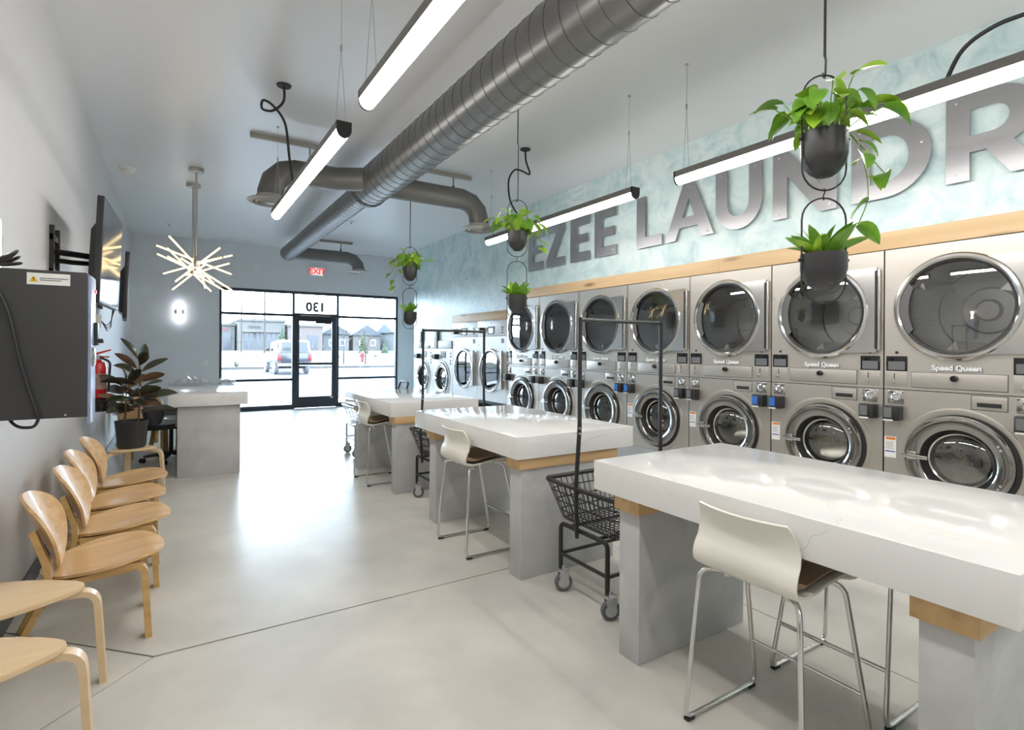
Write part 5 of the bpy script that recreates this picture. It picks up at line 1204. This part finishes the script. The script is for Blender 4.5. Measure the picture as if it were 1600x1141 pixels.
def television(loc_, rz, tilt, wd, hh, lab, armto):
    t = thing('television', lab, 'television', loc_, 0)
    M = Matrix.Rotation(rz, 4, 'Z') @ Matrix.Rotation(tilt, 4, 'Y')       # local +x is the viewing side, y along the width
    def put(n, mb, m, par, **k):
        mb.v = [tuple(M @ Vector(v)) for v in mb.v]; return obj(n, mb, m, par, **k)
    s = put('panel', MB().box(-0.03, 0.012, -wd / 2, wd / 2, -hh / 2, hh / 2), blkp, t, bevel=0.006)
    put('screen', MB().box(0.012, 0.0135, -wd / 2 + 0.012, wd / 2 - 0.012, -hh / 2 + 0.02, hh / 2 - 0.012), tvglass, s)
    put('rear_housing', MB().prism([(-0.03, -hh * 0.42), (-0.03, hh * 0.30), (-0.07, hh * 0.2), (-0.075, -hh * 0.38)], 1, -wd * 0.4, wd * 0.4), blkp, t, bevel=0.006)
    a = Vector(armto) - Vector(loc_)
    mt = obj('wall_bracket', MB().box(a.x - 0.0, a.x + 0.025, a.y - 0.02, a.y + 0.02, a.z - 0.2, a.z + 0.2).box(a.x, a.x + 0.025, a.y + 0.2, a.y + 0.24, a.z - 0.2, a.z + 0.2).box(a.x, a.x + 0.02, a.y - 0.02, a.y + 0.24, a.z + 0.1, a.z + 0.14).box(a.x, a.x + 0.02, a.y - 0.02, a.y + 0.24, a.z - 0.14, a.z - 0.1), blk, t)
    e = a + Vector((0.10, 0.16, 0)); ar = MB(); ar.tube([a + Vector((0.02, 0.1, 0.03)), e + Vector((0, 0, 0.03)), (-0.07, 0, 0.0)], 0.022, 8); ar.tube([a + Vector((0.02, 0.1, -0.03)), e + Vector((0, 0, -0.03)), (-0.07, 0, -0.05)], 0.018, 8)
    obj('mount_arm', ar, blk, mt, smooth=True); put('mount_plate', MB().box(-0.095, -0.07, -0.15, 0.15, -0.13, 0.13), blk, mt)
    return t
television((-0.405, 5.20, 2.12), math.radians(-2.3), math.radians(2.0), 0.99, 0.745, 'black flat television on swing arm, nearer one', (XL, 4.86, 2.08))
television((-0.452, 7.90, 2.13), math.radians(3.2), math.radians(2.0), 0.99, 0.745, 'black flat television seen edge on, farther one', (XL, 7.75, 2.08))
def wires(y, z, lab):
    t = thing('outlet_with_cables', lab, 'outlet', (XL, y, z)); obj('outlet_box', MB().box(0, 0.05, -0.05, 0.05, -0.07, 0.07), whitep, t, bevel=0.005); q = MB()
    for k in range(3): q.tube([(0.05, 0.02 * k, 0.0), (0.10, 0.05 * k - 0.05, -0.05 - 0.03 * k), (0.13, 0.06, -0.03 * k), (0.15, 0.10, 0.1 + 0.05 * k), (0.18, 0.1, 0.22)], 0.005, 6)
    obj('cables', q, blkp, t, smooth=True)
wires(7.55, 1.72, 'white outlet box with dangling cables below far television'); wires(5.25, 1.66, 'dangling cable loop outlet under nearer television')
t = thing('fire_extinguisher', 'red fire extinguisher hung on left wall beyond payment box', 'fire extinguisher', (XL + 0.10, 6.72, 0.93))
obj('cylinder', MB().lathe([(0.0, 0.0), (0.068, 0.0), (0.072, 0.015), (0.072, 0.30), (0.06, 0.345), (0.03, 0.365), (0.022, 0.385), (0, 0.385)], 26), red, t, smooth=True)
v_ = obj('valve', MB().lathe([(0.024, 0.38), (0.024, 0.42), (0, 0.425)], 14), zinc, t, smooth=True); obj('lever', MB().prism([(-0.03, 0.42), (0.10, 0.47), (0.105, 0.485), (-0.03, 0.445)], 1, -0.012, 0.012), red, v_, bevel=0.002)
obj('carry_handle', MB().prism([(-0.02, 0.40), (0.09, 0.40), (0.09, 0.412), (-0.02, 0.418)], 1, -0.012, 0.012), red, v_)
obj('hose', MB().tube(fillet([(0.02, -0.02, 0.40), (0.10, -0.03, 0.36), (0.09, -0.03, 0.2), (0.085, -0.03, 0.06)], 0.04), 0.011, 8), blkp, t, smooth=True)
obj('instruction_label', MB().lathe([(0.0728, 0.09), (0.0728, 0.24)], 26), mat('ext_label', (0.45, 0.30, 0.28), 0.5), t, smooth=True)
t = thing('wall_bracket_tray', 'black rounded tray bracket under the fire extinguisher', 'bracket', (XL, 6.72, 0.80))
obj('cup', MB().lathe([(0.0, 0.0), (0.085, 0.0), (0.095, 0.02), (0.095, 0.126), (0.088, 0.126), (0.085, 0.112), (0.0, 0.11)], 28, TR(0.105, 0, 0)), blkg, t, smooth=True); obj('wall_mount', MB().box(0, 0.02, -0.05, 0.05, -0.03, 0.2), blkp, t, bevel=0.004)

# ------------------------------------------------------------------ reception counter and what stands behind it
t = thing('reception_counter', 'reception counter with white quartz top and concrete base', 'counter', (0.356, 8.05, 0))
obj('countertop', MB().box(-0.39, 0.39, -1.15, 1.15, 0.785, 0.922), quartz, t, bevel=0.003)
obj('base', MB().box(-0.30, 0.318, -1.095, -0.965, 0, 0.785), conc_m, t, bevel=0.005); obj('base', MB().box(-0.30, 0.318, 0.965, 1.095, 0, 0.785), conc_m, t, bevel=0.005); obj('front_panel', MB().box(0.20, 0.318, -0.965, 0.965, 0, 0.785), conc_m, t, bevel=0.003)
def crumple(x0, x1, y0, y1, z, hh, lab, seed):
    random.seed(seed); n, m_ = 18, 9; P = []
    for i in range(n):
        row = []
        for j in range(m_):
            u, v = i / (n - 1), j / (m_ - 1); e = math.sin(PI * u) ** 0.4 * math.sin(PI * v) ** 0.5
            row.append((x0 + (x1 - x0) * u + random.uniform(-.02, .02), y0 + (y1 - y0) * v + random.uniform(-.02, .02), z + 0.008 + e * hh * random.uniform(0.25, 1.0)))
        P.append(row)
    tag(obj('plastic_wrap', MB().grid(P, 0.003), clearplastic), lab, 'plastic wrap', 'clear plastic on counter')
crumple(0.0, 0.44, 8.8, 9.05, 0.922, 0.10, 'crumpled clear plastic heap on the counter back edge', 3); crumple(0.46, 0.80, 8.75, 9.0, 0.922, 0.06, 'crumpled clear plastic hanging over the counter corner', 8)
# office chair
t = thing('office_chair', 'black office chair tucked behind the reception counter', 'office chair', (0.0, 8.1, 0), math.radians(20))
for k in range(5):
    a = 2 * PI * k / 5 + 0.35; d_ = Vector((math.cos(a), math.sin(a), 0)); lg = obj('base_arm', MB().tube([d_ * 0.03 + Vector((0, 0, 0.10)), d_ * 0.29 + Vector((0, 0, 0.075))], [0.026, 0.016], 8), blkp, t, smooth=True)
    M = TR(*(d_ * 0.30 + Vector((0, 0, 0.03)))) @ Matrix.Rotation(a + 0.7, 4, 'Z') @ RX; q = MB(); q.lathe([(0.0, -0.026), (0.03, -0.026), (0.03, -0.008), (0.018, -0.006), (0.018, 0.006), (0.03, 0.008), (0.03, 0.026), (0, 0.026)], 14, M); obj('caster', q, blkp, lg, smooth=True)
obj('gas_lift', MB().tube([(0, 0, 0.08), (0, 0, 0.40)], 0.024, 10), blkp, t, smooth=True)
def oseat(u, v): return (0.25 * u, 0.24 * v, 0.47 + 0.02 * v * v - 0.03 * max(0, u) ** 3)
obj('seat', MB().grid(disc_grid(13, oseat), 0.06), blkp, t, smooth=True)
def oback(u, v): return (-0.27 - 0.06 * u + 0.10 * v * v, 0.23 * v, 0.68 + 0.24 * u)
obj('backrest', MB().grid(disc_grid(13, oback), -0.025), mat('office_back_grey', (0.09, 0.09, 0.10), 0.5), t, smooth=True)
obj('back_support', MB().tube([(-0.05, 0, 0.41), (-0.27, 0, 0.42), (-0.31, 0, 0.68)], 0.02, 8), blkp, t, smooth=True)
for s in (-1, 1): ar = obj('armrest', MB().box(-0.16, 0.12, s * 0.26 - 0.035, s * 0.26 + 0.035, 0.655, 0.685), blkp, t, bevel=0.012); obj('armrest_post', MB().tube([(-0.03, s * 0.22, 0.45), (-0.03, s * 0.27, 0.5), (-0.03, s * 0.26, 0.66)], 0.016, 8), satin, ar, smooth=True)
# stacked spare lounge chairs behind the plant
c = dup(lc, (-0.34, 8.75, 0), math.radians(-70), 'spare wood lounge chair behind the rubber plant', 'spare lounge chairs behind counter')
c = dup(lc, (-0.34, 9.45, 0), math.radians(-80), 'spare wood lounge chair farther back by the left wall', 'spare lounge chairs behind counter')
